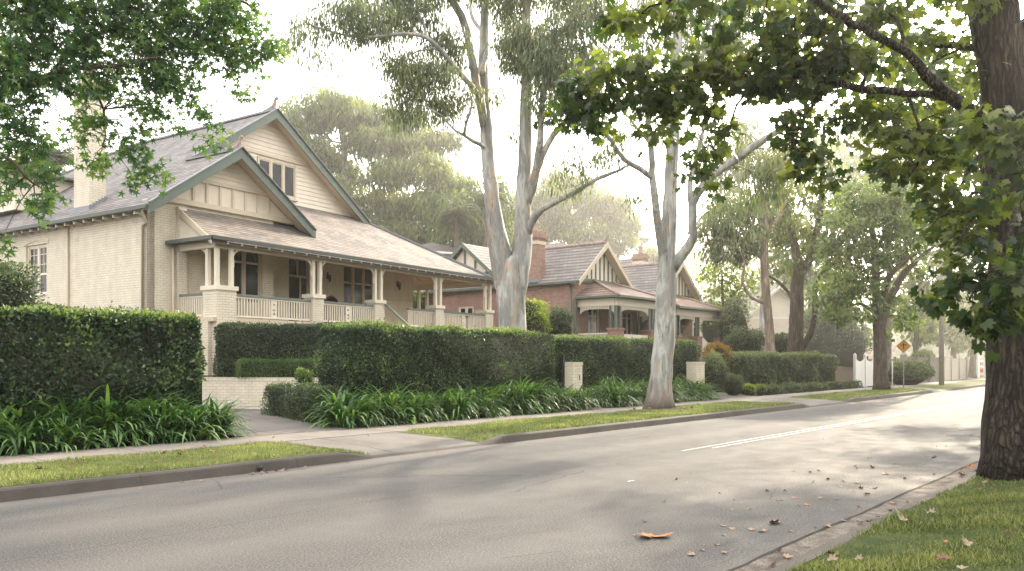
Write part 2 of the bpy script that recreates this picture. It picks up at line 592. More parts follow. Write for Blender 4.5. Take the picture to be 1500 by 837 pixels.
CREAM = (.70, .625, .51)
M['cream_brick'] = brick('painted cream brick', (.76, .685, .555), (.73, .655, .525), (.57, .50, .395), painted=True)
M['cream'] = plain('cream paint', CREAM, .5, .06, 3, .05, grime=.12)
M['cream_board'] = plain('cream weatherboard paint', (.68, .595, .49), .5, .05, 3, .05, grime=.15)
M['tan'] = plain('tan timber paint', (.54, .455, .345), .5, .06, 4, .05)
M['green'] = plain('sage green paint', (.088, .115, .090), .4, .12, 4, .05, .5)
M['gutter_dark'] = plain('dark green gutter paint', (.060, .072, .062), .45, .1, 4)
M['rail'] = plain('grey green rail paint', (.14, .165, .15), .45, .1, 4)
M['slate'] = roofing('slate roof', (.15, .138, .142), (.30, .28, .275))
M['slate_sun_tint'] = roofing('sunlit slate roof', (.17, .148, .135), (.32, .28, .25), lichen_sun=.5, warm=(.46, .36, .28))  # front slope's lighter slate copy, warm sunlight put into its colour
M['tile'] = roofing('grey terracotta tile roof', (.20, .18, .175), (.28, .255, .245), .28, .3, .3, (.36, .27, .22))
M['pink_tile'] = roofing('red tile roof', (.27, .18, .15), (.34, .24, .20), .28, .3, .3, (.42, .32, .25))
M['terra'] = plain('terracotta', (.33, .25, .22), .8, .2, 9, .3)
M['lead'] = plain('lead flashing', (.20, .215, .24), .45, .1, 8)
M['brick'] = brick('red brick', (.40, .235, .185), (.29, .17, .135), (.33, .27, .21))
M['dark_in'] = plain('dark interior', (.012, .011, .010), .9)
M['white'] = plain('white paint', (.72, .70, .66), .5, .05, 4, .05, grime=.2)
M['render'] = plain('pale render', (.62, .55, .46), .8, .08, 3)
M['black'] = plain('black metal', (.02, .02, .02), .45, .2)
M['wicker'] = plain('brown wicker', (.055, .025, .015), .7, .4, 40, .8)
M['bench'] = plain('grey timber', (.20, .20, .19), .7, .2, 12)
M['curtain'] = plain('white curtain', (.7, .7, .68), .8, .1, 14)
M['timber'] = plain('verandah ceiling timber', (.56, .40, .24), .6, .1, 5)
M['steel'] = plain('galvanised steel', (.35, .35, .34), .5, .1)
M['pole'] = plain('weathered grey pole', (.33, .29, .25), .85, .25, 5, .4)
M['sign'] = plain('orange yellow sign', (.60, .27, .03), .4, .05)
M['fence'] = plain('grey paling timber', (.13, .11, .09), .85, .3, 8, .4)
M['fence_cream'] = plain('cream fence paint', (.38, .34, .27), .6, .1)
M['fence_dark'] = plain('dark green fence paint', (.035, .05, .04), .5, .2)
M['red'] = plain('red car paint', (.42, .05, .04), .25, .1, 3, 0, .6)
M['tyre'] = plain('tyre rubber', (.02, .02, .02), .8)
g = G('window glass', .08, .35, (.010, .012, .012))
g.bump(g.noise(g.tc(), .9, 2), .15, .03)
M['glass'] = g.m
M['sash_in'] = plain('dark hall', (.02, .018, .016), .8)  # near-black colour standing for the unlit hall

M['euc_bark'] = bark('smooth gum bark', (.20, .19, .175), (.40, .39, .37), (.58, .54, .48), (2.6, 2.6, .5), .6, .03, .75, .6)
M['euc_rough'] = bark('stringy gum bark', (.10, .07, .05), (.27, .21, .16), (.43, .37, .30), (7, 7, .8), .9, .03, .5)
M['oak_bark'] = bark('furrowed dark bark', (.024, .018, .014), (.066, .051, .039), (.15, .122, .095), (9, 9, 1.4), 1.0, .05, .3, .9, True)
M['bark'] = bark('grey brown bark', (.035, .027, .020), (.095, .074, .056), (.18, .145, .11), (8, 8, 1.3), .9, .03, .35)
M['liq'] = foliage('star shaped leaves', (.028, .075, .032), (.075, .155, .062), (.22, .31, .085), .42, .5, big=.55)
M['oak'] = foliage('broad lobed leaves', (.016, .038, .016), (.045, .076, .027), (.15, .175, .045), .34, .52, (.26, .11, .03), big=.6)
M['euc'] = foliage('gum leaves', (.065, .095, .055), (.13, .17, .095), (.27, .28, .13), .45, .28, big=.5)
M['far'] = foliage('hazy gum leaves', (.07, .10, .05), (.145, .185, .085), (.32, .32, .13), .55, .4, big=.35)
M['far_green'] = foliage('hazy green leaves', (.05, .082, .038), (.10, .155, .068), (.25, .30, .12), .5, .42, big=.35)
M['lime'] = foliage('lime leaves', (.09, .13, .03), (.20, .26, .06), (.38, .42, .13), .5, .5, big=.8)
M['hedge'] = foliage('clipped hedge leaves', (.011, .030, .012), (.042, .088, .033), (.24, .31, .085), .38, .22, big=1.6, spec=.5)
M['hedge_grey'] = foliage('grey green hedge leaves', (.035, .055, .03), (.095, .13, .065), (.29, .32, .15), .45, .22, big=1.4)
M['box'] = foliage('box hedge leaves', (.03, .06, .014), (.085, .15, .035), (.20, .28, .06), .5, .22, big=1.4)
M['shrub'] = foliage('dark shrub leaves', (.018, .035, .017), (.05, .082, .035), (.15, .20, .08), .42, .22, big=1.4, spec=.5)
M['rust_shrub'] = foliage('orange tinged shrub leaves', (.07, .07, .02), (.20, .15, .04), (.48, .24, .06), .5, .3, big=2.2)
M['aga'] = foliage('strap leaves', (.014, .046, .012), (.046, .122, .028), (.20, .32, .10), .42, .22, big=2.0, spec=.55)
M['core'] = plain('hedge core', (.008, .013, .006), 1, .3)
M['palm'] = foliage('palm fronds', (.05, .07, .03), (.10, .13, .05), (.2, .22, .09), .5, .3)
for k, cc in {'leaf_brown': (.19, .105, .06), 'leaf_tan': (.33, .235, .17), 'leaf_orange': (.45, .16, .04), 'leaf_dark': (.07, .04, .028)}.items():
    g = G(k, .7, .3)
    v = g.tc()
    g.col(g.ramp(g.noise(v, 22, 4), [(.3, tuple(x * .45 for x in cc)), (.6, cc), (.8, tuple(min(1, x * 1.35) for x in cc))]))
    M[k] = g.m
# ------------------------------------------------------------------ ground, street, verges
def sheet(name, s, n, hz, mat, kind='structure', z0=0.0):
    """A grid sheet in street coordinates with height hz(s, n)."""
    v, f = [], []
    for j, b in enumerate(n):
        for i, a in enumerate(s): v.append((a, b, hz(a, b) + z0))
    w = len(s)
    for j in range(len(n) - 1):
        for i in range(w - 1): f.append((j * w + i, j * w + i + 1, (j + 1) * w + i + 1, (j + 1) * w + i))
    mb = MB(); mb.add(v, f, 0, True)
    return tag(mb.build(name, mat, None, rz=ROAD), kind=kind)


def sstep(x, a, b):
    t = min(1, max(0, (x - a) / (b - a)))
    return t * t * (3 - 2 * t)


def garden_z(s, n):
    """Height of the land: flat street, front gardens rising behind the hedges."""
    z = .09
    left = 1 - sstep(s, 7.5, 9.0)
    z += .25 * left * sstep(n, 15, 20)
    z += 1.15 * sstep(s, 16.5, 18.5) * sstep(n, 17.0, 19.5)
    z += 1.0 * sstep(n, 24.2, 26.5) * sstep(s, 8, 12)
    if n < 14.1: z = -.12
    return z


lin = lambda a, b, k: [a + (b - a) * i / k for i in range(k + 1)]
ss = [-700, -300, -120, -60, -30] + lin(-20, 70, 60) + [80, 100, 140, 220, 400, 900]
nn = [-500, -200, -60, -20, -6, 0, 2.5, 10.6, 10.95, 12, 13, 14] + lin(14.5, 32, 28) + [40, 60, 100, 200, 500, 900]
sheet('ground', ss, nn, garden_z, M['soil'])
sheet('road', lin(-40, 200, 60), lin(2.85, 10.63, 6), lambda s, n: 0.0, M['asphalt'])

# double centre line, broken marks
mb = MB()
for n0 in (7.03, 7.23):
    mb.box(13.1 if n0 > 7.1 else 13.9, 140, n0, n0 + .045, .001, .005)
mb.box(9.3, 9.45, 5.95, 5.99, .001, .005)
mb.box(25.0, 25.5, 7.12, 7.19, .001, .005)
tag(mb.build('road_markings', M['paint'], None, rz=ROAD), kind='structure')

CROSS = [(8.8, 11.4), (28.4, 31.9), (45.4, 48.6)]


def ktop(s):
    for a, b in CROSS:
        if a <= s <= b: return .03
        if a - .7 < s < a: return .03 + .12 * (a - s) / .7
        if b < s < b + .7: return .03 + .12 * (s - b) / .7
    return .15


st = sorted(set(lin(-14, 110, 62) + [x for a, b in CROSS for x in (a - .7, a - .35, a, b, b + .35, b + .7)]))
v, f = [], []
for s in st:
    z = ktop(s)
    w = .01 * math.sin(s * 1.7)
    v += [(s, 10.60 + w, .0), (s, 10.64 + w, z - .025), (s, 10.67 + w, z), (s, 10.80 + w, z), (s, 10.80 + w, -.1)]
for i in range(len(st) - 1):
    for k in range(4): f.append((i * 5 + k, i * 5 + k + 1, i * 5 + k + 6, i * 5 + k + 5))
mb = MB(); mb.add(v, f)
tag(mb.build('kerb', M['kerb'], None, rz=ROAD), kind='structure')
# near gutter strip and flush kerb
mb = MB()
mb.add([(-20, 2.55, .002), (110, 2.55, .002), (110, 2.84, .002), (-20, 2.84, .002)], [(0, 1, 2, 3)])
tag(mb.build('gutter_strip', M['gutter'], None, rz=ROAD), kind='structure')
v = []
for i in range(400):
    s = -6 + i * .12
    w = .012 + .010 * abs(math.sin(s * 3.1) + math.sin(s * 7.7)) * .6
    c_ = 2.845 + .012 * math.sin(s * 1.9) + .006 * math.sin(s * 11)
    v += [(s, c_ - w, .0055), (s, c_ + w, .0055)]
mb = MB(); mb.add(v, [(2 * i, 2 * i + 2, 2 * i + 3, 2 * i + 1) for i in range(399)])
tag(mb.build('road_edge_crack', M['crack'], None, rz=ROAD), kind='structure')
mb = MB(); mb.box(-20, 110, 2.42, 2.55, -.05, .045)
tag(mb.build('near_kerb', M['kerb'], None, rz=ROAD), kind='structure')
# footpath
sheet('footpath', lin(-14, 110, 62), [12.95, 13.6, 14.3], lambda s, n: .150, M['path'])
# crossings
for i, (a, b) in enumerate(CROSS):
    fl = .5
    mb = MB()
    P = [(a - .9, 10.78, .027), (b + .9, 10.78, .027), (b + .9, 11.5, .085), (b + .9, 12.95, .144), (a - .9, 12.95, .144), (a - .9, 11.5, .085)]
    mb.add(P, [(0, 1, 2, 5), (5, 2, 3, 4)])
    tag(mb.build('driveway_crossing', M['drive'], None, rz=ROAD), kind='structure')
# driveway of the cream house, bending left in front of the low wall
mb = MB()
L = [(8.5, 14.25), (8.45, 16), (8.3, 18), (7.2, 20), (4.5, 21.2), (-4, 22)]
Rr = [(11.3, 14.25), (12.4, 16.5), (13.8, 19), (15.6, 20.6), (16.5, 21.6), (8.5, 28.5)]
v = []
for i in range(6):
    v += [(*L[i], .155), (*Rr[i], .155)]
mb.add(v, [(2 * i, 2 * i + 1, 2 * i + 3, 2 * i + 2) for i in range(5)])
tag(mb.build('driveway', M['drive'], None, rz=ROAD), kind='structure')
mb = MB(); mb.add([(20.35, 14.25, .154), (21.1, 14.25, .154), (21.1, 17, .154), (20.35, 17, .154)], [(0, 1, 2, 3)])
tag(mb.build('garden_path', M['path'], None, rz=ROAD), kind='structure')
mb = MB(); mb.add([(28.9, 14.25, .154), (32.0, 14.25, .154), (33, 26, .9), (29.5, 26, .9)], [(0, 1, 2, 3)])
tag(mb.build('side_driveway', M['drive'], None, rz=ROAD), kind='structure')

# lawns on the verge
VERGE = [(-14, 8.8, 'a'), (11.45, 28.0, 'b'), (32.3, 45.0, 'c'), (49.0, 110, 'd')]


def vz(s, n): return .158 + .035 * math.sin(s * .9) * math.sin((n - 10.8) / 2.15 * math.pi) + .03 * math.sin((n - 10.8) / 2.15 * math.pi)


def verge_edges(a, b, n):
    k = (n - 10.8) / 2.15
    return a + (-.0 if a < 0 else .1 - .35 * k), b - (.55 * k if b < 40 else 0)


def vend(s, n, e0, e1):
    ap = .034 + (n - 10.8) / .7 * .056 if n < 11.5 else .09 + (n - 11.5) / 1.45 * .062
    z = vz(s, n) if 10.81 < n < 12.9 else .152
    return ap + (z - ap) * sstep(min(s - e0, e1 - s), -.02, .75)


for a, b, _ in VERGE:
    S_ = [.5 - .5 * math.cos(math.pi * t) for t in lin(0, 1, 60)]
    v, f = [], []
    N_ = lin(10.805, 12.95, 6)
    for n in N_:
        e0, e1 = verge_edges(a, b, n)
        for t in S_:
            s = e0 + (e1 - e0) * t
            v.append((s, n, vend(s, n, e0, e1)))
    for j in range(6):
        for i in range(60): f.append((j * 61 + i, j * 61 + i + 1, (j + 1) * 61 + i + 1, (j + 1) * 61 + i))
    mb = MB(); mb.add(v, f, 0, True)
    tag(mb.build('verge_lawn', M['turf'], None, rz=ROAD), kind='structure')
near = lambda s, n: .055 + .05 * sstep(2.42 - n, 0, .8) + .02 * math.sin(s * 1.3 + n)
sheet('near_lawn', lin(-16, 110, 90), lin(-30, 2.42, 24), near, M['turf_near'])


def blades(name, pts, h, w, mat, lean=.35, tone=None):
    n = len(pts)
    A = np.stack([RNG.normal(0, lean, n), RNG.normal(0, lean, n), np.ones(n)], 1)
    leaf = ([(-.5 * w, 0, 0), (.5 * w, 0, 0), (.3 * w, .6, .08), (0, 1, .3), (-.3 * w, .6, .08)], [(0, 1, 2, 3, 4)])
    return tag(leaf_batch(name, pts, A, unit(n) * [1, 1, .1], h * RNG.uniform(.5, 1.3, n), leaf[0], leaf[1],
                          np.clip(.5 + RNG.normal(0, .2, n) if tone is None else tone, 0, 1), mat, rz=ROAD), kind='stuff')


for bs_, bn_, br_ in ((21.3, 12.55, .95), (42.3, 12.4, .8)):        # bare soil and litter round the verge trunks
    v = [(bs_, bn_, .21)]
    for k in range(28):
        a = 2 * math.pi * k / 28
        r = br_ * (1 + .22 * math.sin(3 * a + 1) + .10 * math.sin(7 * a))
        s_, n_2 = bs_ + r * math.cos(a), min(bn_ + r * math.sin(a), 12.93)
        v.append((s_, max(n_2, 10.9), vz(s_, n_2) + .004))
    mb = MB(); mb.add(v, [(0, k + 1, (k + 1) % 28 + 1) for k in range(28)], 0, True)
    tag(mb.build('dirt_patch', M['soil'], None, rz=ROAD), kind='structure')


def nfun(s, n, k=1.0):
    return (np.sin(s * 1.9 * k + 1.3 * np.sin(n * 2.3 * k)) + np.sin(n * 3.1 * k + 2 * np.sin(s * 1.1 * k)) + np.sin((s + n) * 4.3 * k)) / 3


for a, b, tagc in VERGE[:3]:
    a2 = max(a, -4)
    n = int((b - a2) * 2.15 * (1500 if tagc == 'a' else 850 if tagc == 'b' else 400))
    t, N_ = RNG.uniform(0, 1, n), RNG.uniform(10.80, 12.98, n) ** 1
    e = np.array([verge_edges(a, b, x) for x in N_])
    s = np.maximum(e[:, 0], a2) + (e[:, 1] - np.maximum(e[:, 0], a2)) * t
    z = np.array([vend(x, y, q0, q1) for x, y, (q0, q1) in zip(s, N_, e)]) - .008
    bare = np.ones(len(s), bool)
    for bs_, bn_, br_ in ((21.3, 12.55, .62), (42.3, 12.4, .55)):
        rr_ = np.hypot(s - bs_, (N_ - bn_)) / (br_ * (1 + .35 * np.sin(np.arctan2(N_ - bn_, s - bs_) * 3 + 1)))
        bare &= RNG.uniform(0, 1, len(s)) < np.clip((rr_ - .75) * 1.6, .0, 1)
    s, N_, z = s[bare], N_[bare], z[bare]
    n = len(s)
    q = nfun(s, N_)
    edge = np.clip(1 - (N_ - 10.8) / .25, 0, 1)
    blades('grass', np.stack([s, N_, z], 1), (.045 + .02 * q + .02 * edge) * (1.0 if tagc == 'a' else 1.15), .16 if tagc == 'a' else .3, M['grass'],
           tone=np.clip(.5 + .22 * q + RNG.normal(0, .16, n), 0, 1))
n = 300000
s, N_ = RNG.uniform(3.0, 22, n), 2.44 - 5.5 * RNG.uniform(0, 1, n) ** .9
W = np.stack([.6547 * s - .7559 * N_, .7559 * s + .6547 * N_], 1)
keep = (W[:, 1] > 4.8) & (W[:, 0] / W[:, 1] < .95) & (W[:, 0] / W[:, 1] > .2)
s, N_ = s[keep], N_[keep]
q = nfun(s, N_, 1.6)
z = np.array([near(x, y) for x, y in zip(s, N_)]) - .008
dens = RNG.uniform(0, 1, len(s)) < np.clip(.75 + .6 * q - 1.2 * np.exp(-((s - 13.4) ** 2 + (N_ - 2.0) ** 2) / 1.2), .22, 1)
s, N_, z, q = s[dens], N_[dens], z[dens], q[dens]
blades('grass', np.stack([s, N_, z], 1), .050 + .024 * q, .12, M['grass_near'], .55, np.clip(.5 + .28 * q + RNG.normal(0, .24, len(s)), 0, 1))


# ------------------------------------------------------------------ hedges
def hedge(name, label, cat, org, rz, Lx, Ly, h, n, size, mat, top=.28, group=None, faces=('f', 't', 'l', 'r'), bulge=.07, z0=0.0, leaf=DIAMOND, rough_=.05):
    """A clipped hedge Lx long and Ly deep from its front left corner, leaves spread over its faces."""
    area = {'f': Lx * h, 't': Lx * Ly, 'l': Ly * h, 'r': Ly * h, 'b': Lx * h}
    tot = sum(area[k] for k in faces)
    C, NN, TN = [], [], []
    for k in faces:
        m = int(n * area[k] / tot)
        u, w = RNG.uniform(0, 1, m), RNG.uniform(0, 1, m)
        if k == 'f': p = np.stack([u * Lx, 0 * u, w * h], 1); q = (0, -1, .15)
        if k == 'b': p = np.stack([u * Lx, 0 * u + Ly, w * h], 1); q = (0, 1, .15)
        if k == 't': p = np.stack([u * Lx, w * Ly, 0 * u + h], 1); q = (0, 0, 1)
        if k == 'l': p = np.stack([0 * u, u * Ly, w * h], 1); q = (-1, 0, .15)
        if k == 'r': p = np.stack([0 * u + Lx, u * Ly, w * h], 1); q = (1, 0, .15)
        C.append(p); NN.append(np.tile(np.array(q, float), (m, 1)))
    C, NN = np.vstack(C), np.vstack(NN)
    c0 = np.array([Lx / 2, Ly / 2, h / 2])
    rr = min(.28, Ly / 3, h / 4)
    inn = np.clip(C, [rr, rr, 0], [Lx - rr, Ly - rr, h - rr])       # round the corners off
    dv = C - inn
    dl = np.linalg.norm(dv, axis=1, keepdims=True) + 1e-6
    C = inn + dv / dl * np.minimum(dl, rr)
    a, b, z = C[:, 0], C[:, 1], C[:, 2]
    bl = (np.sin(a * 2.3 + 1.7 * np.sin(z * 2.1) + b) + np.sin(z * 4.7 + 2.2 * np.sin(a * 1.3)) + .6 * np.sin(a * 7.1 + z * 5.3)) / 2.6
    depth = np.abs(RNG.normal(0, rough_, len(C)))
    patch = np.clip(np.sin(a * 1.1 + 2.1 + .8 * np.sin(z * 3)) * np.sin(z * 1.9 + a * .63) - .45, 0, 1)
    sprig = np.where(RNG.uniform(0, 1, len(C)) < .035, RNG.uniform(0, .11, len(C)), 0)
    C = C + NN * (bulge * bl - depth - .10 * patch + sprig)[:, None] + RNG.normal(0, .015, C.shape)
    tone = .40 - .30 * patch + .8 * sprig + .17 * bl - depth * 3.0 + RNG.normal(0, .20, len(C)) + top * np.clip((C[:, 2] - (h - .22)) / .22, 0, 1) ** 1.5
    n_ = len(C)
    A = NN * .5 + unit(n_) * .9 + np.array([0, 0, .35])
    nz = NN + unit(n_) * .8
    k = .13
    core = MB()
    core.box(k, Lx - k, k, Ly - k, 0, h - k)
    o = leaf_batch(name, C, A, nz, size * RNG.uniform(.6, 1.3, n_), leaf[0], leaf[1], np.clip(tone, 0, 1), [mat, M['core']],
                   extra=(core.v, core.f), loc=(org[0], org[1], z0), rz=rz)
    return tag(o, label, cat, group)


def rhedge(name, label, s0, s1, n0, n1, z0, z1, n, size, mat, **k):
    o = rd(s0, n0)
    return hedge(name, label, 'hedge', o, ROAD, s1 - s0, n1 - n0, z1 - z0, n, size, mat, z0=z0, **k)


rhedge('tall_hedge', 'tall clipped dark green hedge left of the driveway behind strap leaved plants', -3.5, 8.3, 15.45, 16.9, .1, 2.55, 60000, .088, M['hedge'], rough_=.09, bulge=.11, top=.55)
rhedge('tall_hedge', 'long clipped hedge in front of the cream house between driveway and first cream gate pier', 12.0, 20.1, 15.5, 17.0, .1, 2.52, 52000, .066, M['hedge'], top=.48, bulge=.10)
rhedge('tall_hedge', 'clipped dark hedge between the two cream gate piers, cut by the second gum trunk', 20.75, 30.3, 15.9, 17.4, .1, 2.42, 40000, .066, M['hedge'], top=.42, bulge=.10)
rhedge('grey_hedge', 'grey green clipped hedge with uneven top beyond the second driveway', 33.6, 45.6, 15.6, 17.6, .1, 1.92, 34000, .075, M['hedge_grey'], bulge=.22, top=.32)
rhedge('low_hedge', 'knee high brownish hedge along the footpath below the grey green hedge', 34.6, 46.2, 14.5, 15.2, .1, .48, 9000, .07, M['hedge_grey'], bulge=.07, top=.1)
# the hedges before the cream house stand across the view
o = px(311, 553, 25.6)
hedge('tall_hedge', 'square dark hedge standing before the verandah corner at the end of the driveway', 'hedge', (o.x, o.y), math.radians(-2), 4.4, 1.1, 1.72, 22000, .06, M['shrub'], z0=1.1, top=.1)
o = px(345, 553, 24.6)
hedge('box_hedge', 'low bright clipped box hedge on top of the cream brick retaining wall', 'hedge', (o.x, o.y), math.radians(-2), 3.2, .75, .60, 11000, .035, M['box'], z0=1.08, top=.12, bulge=.03, rough_=.02)


# loose shrubs
def shrub(label, c, r, h, n, size, mat, cat='shrub', name='shrub', leaf=DIAMOND, z0=.1, lumps=7, top=.2):
    cs = [(0, 0, .5, 1.0)] + [(RNG.uniform(-.5, .5), RNG.uniform(-.5, .3), RNG.uniform(.35, .8), RNG.uniform(.4, .65)) for _ in range(lumps)]
    C, NN = [], []
    for a, b, z, k in cs:
        m = int(n / len(cs))
        u = unit(m); u[:, 2] = np.where(u[:, 2] < -.4, -u[:, 2], u[:, 2])
        P = np.array([a * r, b * r, z * h]) + u * np.array([r * k, r * k, h * .5 * (k if k < 1 else 1)]) * (.90 + .16 * np.sin(u[:, :1] * 5 + 3 * a) * np.sin(u[:, 2:] * 6 + b * 4) + np.abs(RNG.normal(0, .10, (m, 1))) - RNG.uniform(0, .15, (m, 1)))
        C.append(P); NN.append(u)
    C, NN = np.vstack(C), np.vstack(NN)
    C[:, 2] = np.maximum(C[:, 2], .02)
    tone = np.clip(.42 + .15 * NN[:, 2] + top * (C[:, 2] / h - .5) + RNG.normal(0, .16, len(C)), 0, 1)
    core = MB(); core.lathe([(r * .3, 0), (r * .75, h * .2), (r * .8, h * .5), (r * .55, h * .8), (r * .1, h * .92)], seg=9)
    o = leaf_batch(name, C, NN * .6 + unit(len(C)) * .8 + [0, 0, .3], NN + unit(len(C)) * .7, size * RNG.uniform(.6, 1.3, len(C)), leaf[0], leaf[1], tone,
                   [mat, M['core']], extra=(core.v, core.f), loc=(c[0], c[1], z0))
    return tag(o, label, cat)


def pshrub(label, x, ybot, ytop, w, Y, n, size, mat, **k):
    """A shrub Y metres off, spanning ybot to ytop in elevation and w across."""
    p = px(x, ybot, Y)
    h = (ybot - ytop) * Y / F
    return shrub(label, (p.x, p.y), w * Y / F / 2, h, n, size, mat, z0=p.z, **k)


o = Vector((-7.0, 22.6, 0))
hedge('low_hedge', 'loose grey green low hedge at the corner of the driveway and the footpath', 'hedge', (o.x, o.y), math.radians(-58), 4.3, .95, .9, 17000, .05, M['shrub'], z0=.1, top=.25, bulge=.13, rough_=.06, faces=('f', 't', 'l', 'r', 'b'))
pshrub('small lime tipped shrub beside the retaining wall', 447, 590, 541, 30, 22.2, 1300, .07, M['box'])
pshrub('dark untidy bush rising above the left hedge near the side window', 2, 480, 385, 110, 21.5, 9000, .09, M['shrub'], lumps=12)
pshrub('long dark bush along the foot of the cream side wall', 90, 500, 447, 170, 23.5, 9000, .085, M['shrub'], lumps=12)
pshrub('dark leafy bush spilling along the wall right of the side window', 190, 500, 450, 110, 23.0, 6000, .085, M['shrub'], lumps=9)
pshrub('yellow green bush beside the twin gum trunk', 775, 500, 436, 58, 36, 8000, .09, M['lime'], lumps=12)
pshrub('dark rounded bush against the red brick side wall', 818, 500, 455, 48, 38, 7000, .08, M['shrub'])
pshrub('bush seen through the verandah of the cream house, left', 612, 480, 432, 60, 49, 5000, .12, M['box'])
pshrub('wide bush behind the verandah rail of the cream house', 672, 482, 440, 92, 50, 8000, .12, M['shrub'])
pshrub('tall bush between the verandah end and the twin gum', 722, 500, 440, 40, 47, 5000, .12, M['hedge_grey'])
pshrub('big rounded dark bush at the end of the brick verandah', 1090, 532, 480, 62, 43, 9000, .09, M['shrub'])
pshrub('leafy bush seen through the open end of the far brick verandah', 1046, 505, 446, 44, 57, 6000, .12, M['box'], lumps=10)
pshrub('tall olive bush behind the rounded dark bush', 1075, 520, 440, 52, 50, 7000, .12, M['hedge_grey'])
pshrub('orange tinged shrub by the end of the brick verandah', 1052, 560, 503, 44, 36, 6000, .08, M['rust_shrub'])
pshrub('pale loose shrub at the end of the middle hedge', 1046, 575, 520, 44, 32.8, 7000, .06, M['hedge_grey'], top=.35)
pshrub('small clipped grey shrub beside the second driveway', 1074, 580, 548, 34, 33.5, 4500, .05, M['hedge_grey'])
pshrub('low yellow green shrub at the near end of the low hedge', 1098, 581, 562, 22, 34, 1500, .06, M['lime'])
pshrub('second low yellow green shrub beside the low hedge', 1114, 580, 563, 18, 35.5, 1200, .06, M['lime'])
pshrub('white flowering shrub between the dark bush and the grey hedge', 1068, 545, 516, 30, 37, 2500, .06, M['hedge_grey'], top=.6)
pshrub('dark green bush behind the grey hedge between the two trunks', 1144, 525, 490, 34, 50, 4000, .1, M['shrub'])
pshrub('large dark shadowed bush behind the plane tree and the grey hedge', 1222, 545, 455, 110, 58, 12000, .14, M['shrub'])
pshrub('creeper covered mound on the fence beyond the sign', 1328, 566, 527, 62, 49.5, 11000, .12, M['hedge_grey'])
pshrub('round topped green bush over the fence beyond the power pole', 1350, 545, 515, 36, 62, 3500, .14, M['far_green'])

# ------------------------------------------------------------------ strap leaved plants
AGA = []
for q in range(4):
    C, n = [], 165
    mb = MB()
    vals = []
    for i in range(n):
        az, L_, w = RNG.uniform(0, 2 * math.pi), RNG.uniform(.55, .92), RNG.uniform(.016, .024)
        e0 = math.radians(RNG.uniform(30, 86)); bend = math.radians(RNG.uniform(85, 165))
        p = Vector((RNG.normal(0, .07), RNG.normal(0, .07), 0))
        r, z, e = 0.0, 0.0, e0
        vv = []
        K = 7
        for k in range(K + 1):
            t = k / K
            ww = w * (1 - t ** 3) * (.75 + .5 * math.sin(min(t * 2, 1) * 1.5))
            c = p + Vector((math.cos(az) * r, math.sin(az) * r, z))
            sd = Vector((-math.sin(az), math.cos(az), 0))
            vv += [c - sd * ww, c + Vector((0, 0, -.25 * ww)), c + sd * ww] if k < K else [c]
            r += math.cos(e) * L_ / K; z += math.sin(e) * L_ / K
            z = max(z, .015)
            e -= bend / K * (.4 + 1.3 * t)
        ff = []
        for k in range(K - 1):
            b = 3 * k
            ff += [(b, b + 1, b + 4, b + 3), (b + 1, b + 2, b + 5, b + 4)]
        b = 3 * (K - 1)
        ff += [(b, b + 1, b + 3), (b + 1, b + 2, b + 3)]
        mb.add(vv, ff, 0, True)
        tn = min(1, max(0, .5 + RNG.normal(0, .26)))
        if RNG.uniform() < .03: tn = 1.0
        vals += [tn] * len(ff)
    me = mb.mesh('strap_leaved_plant')
    at = me.attributes.new('tone', 'FLOAT', 'FACE')
    at.data.foreach_set('value', np.array(vals, np.float32))
    me.materials.append(M['aga'])
    AGA.append(me)


def aga_bed(s0, s1, label, group, step=.58, rows=((14.72, 1.2), (15.2, 1.5))):
    for n0, k in rows:
        s = s0 + RNG.uniform(0, .2)
        while s < s1:
            o = bpy.data.objects.new('strap_leaved_plant', AGA[int(RNG.integers(4))])
            COL.objects.link(o)
            p = rd(s, n0 + RNG.uniform(-.1, .12), .10)
            o.location = p
            o.rotation_euler = (0, 0, RNG.uniform(0, 6.28))
            sc = k * RNG.uniform(.88, 1.15)
            o.scale = (sc, sc, sc * RNG.uniform(.92, 1.08))
            tag(o, label, 'agapanthus', group)
            s += step * RNG.uniform(.8, 1.2)


aga_bed(-2.6, 8.35, 'glossy dark green strap leaved clump at the foot of the left hedge', 'strap leaved clumps below the left hedge')
aga_bed(11.3, 20.2, 'glossy strap leaved clump along the long hedge of the cream house', 'strap leaved clumps below the long middle hedge')
aga_bed(21.35, 28.7, 'glossy strap leaved clump between the cream gate piers', 'strap leaved clumps between the gate piers')
# ------------------------------------------------------------------ the cream house
HZr = math.atan2(.838, .546)
H = empty('cream_house', (-10.0, 27.0, 0), HZr, 'large cream painted brick house with slate roof, two gables and a verandah', 'house')
P0 = Vector((-10.0, 27.0, 0))
SL = .7097
APX = (6.55, 12.50)
zl = lambda t: APX[1] - (APX[0] - t) * SL            # height of the big left roof slope
zr = lambda t: APX[1] - (t - APX[0]) * SL
SG = (2.19, zl(2.19))                                 # small gable apex
zs = lambda t: SG[1] - (t - SG[0]) * SL
VS = .56
zv = lambda y: 5.84 + VS * y                          # verandah roof

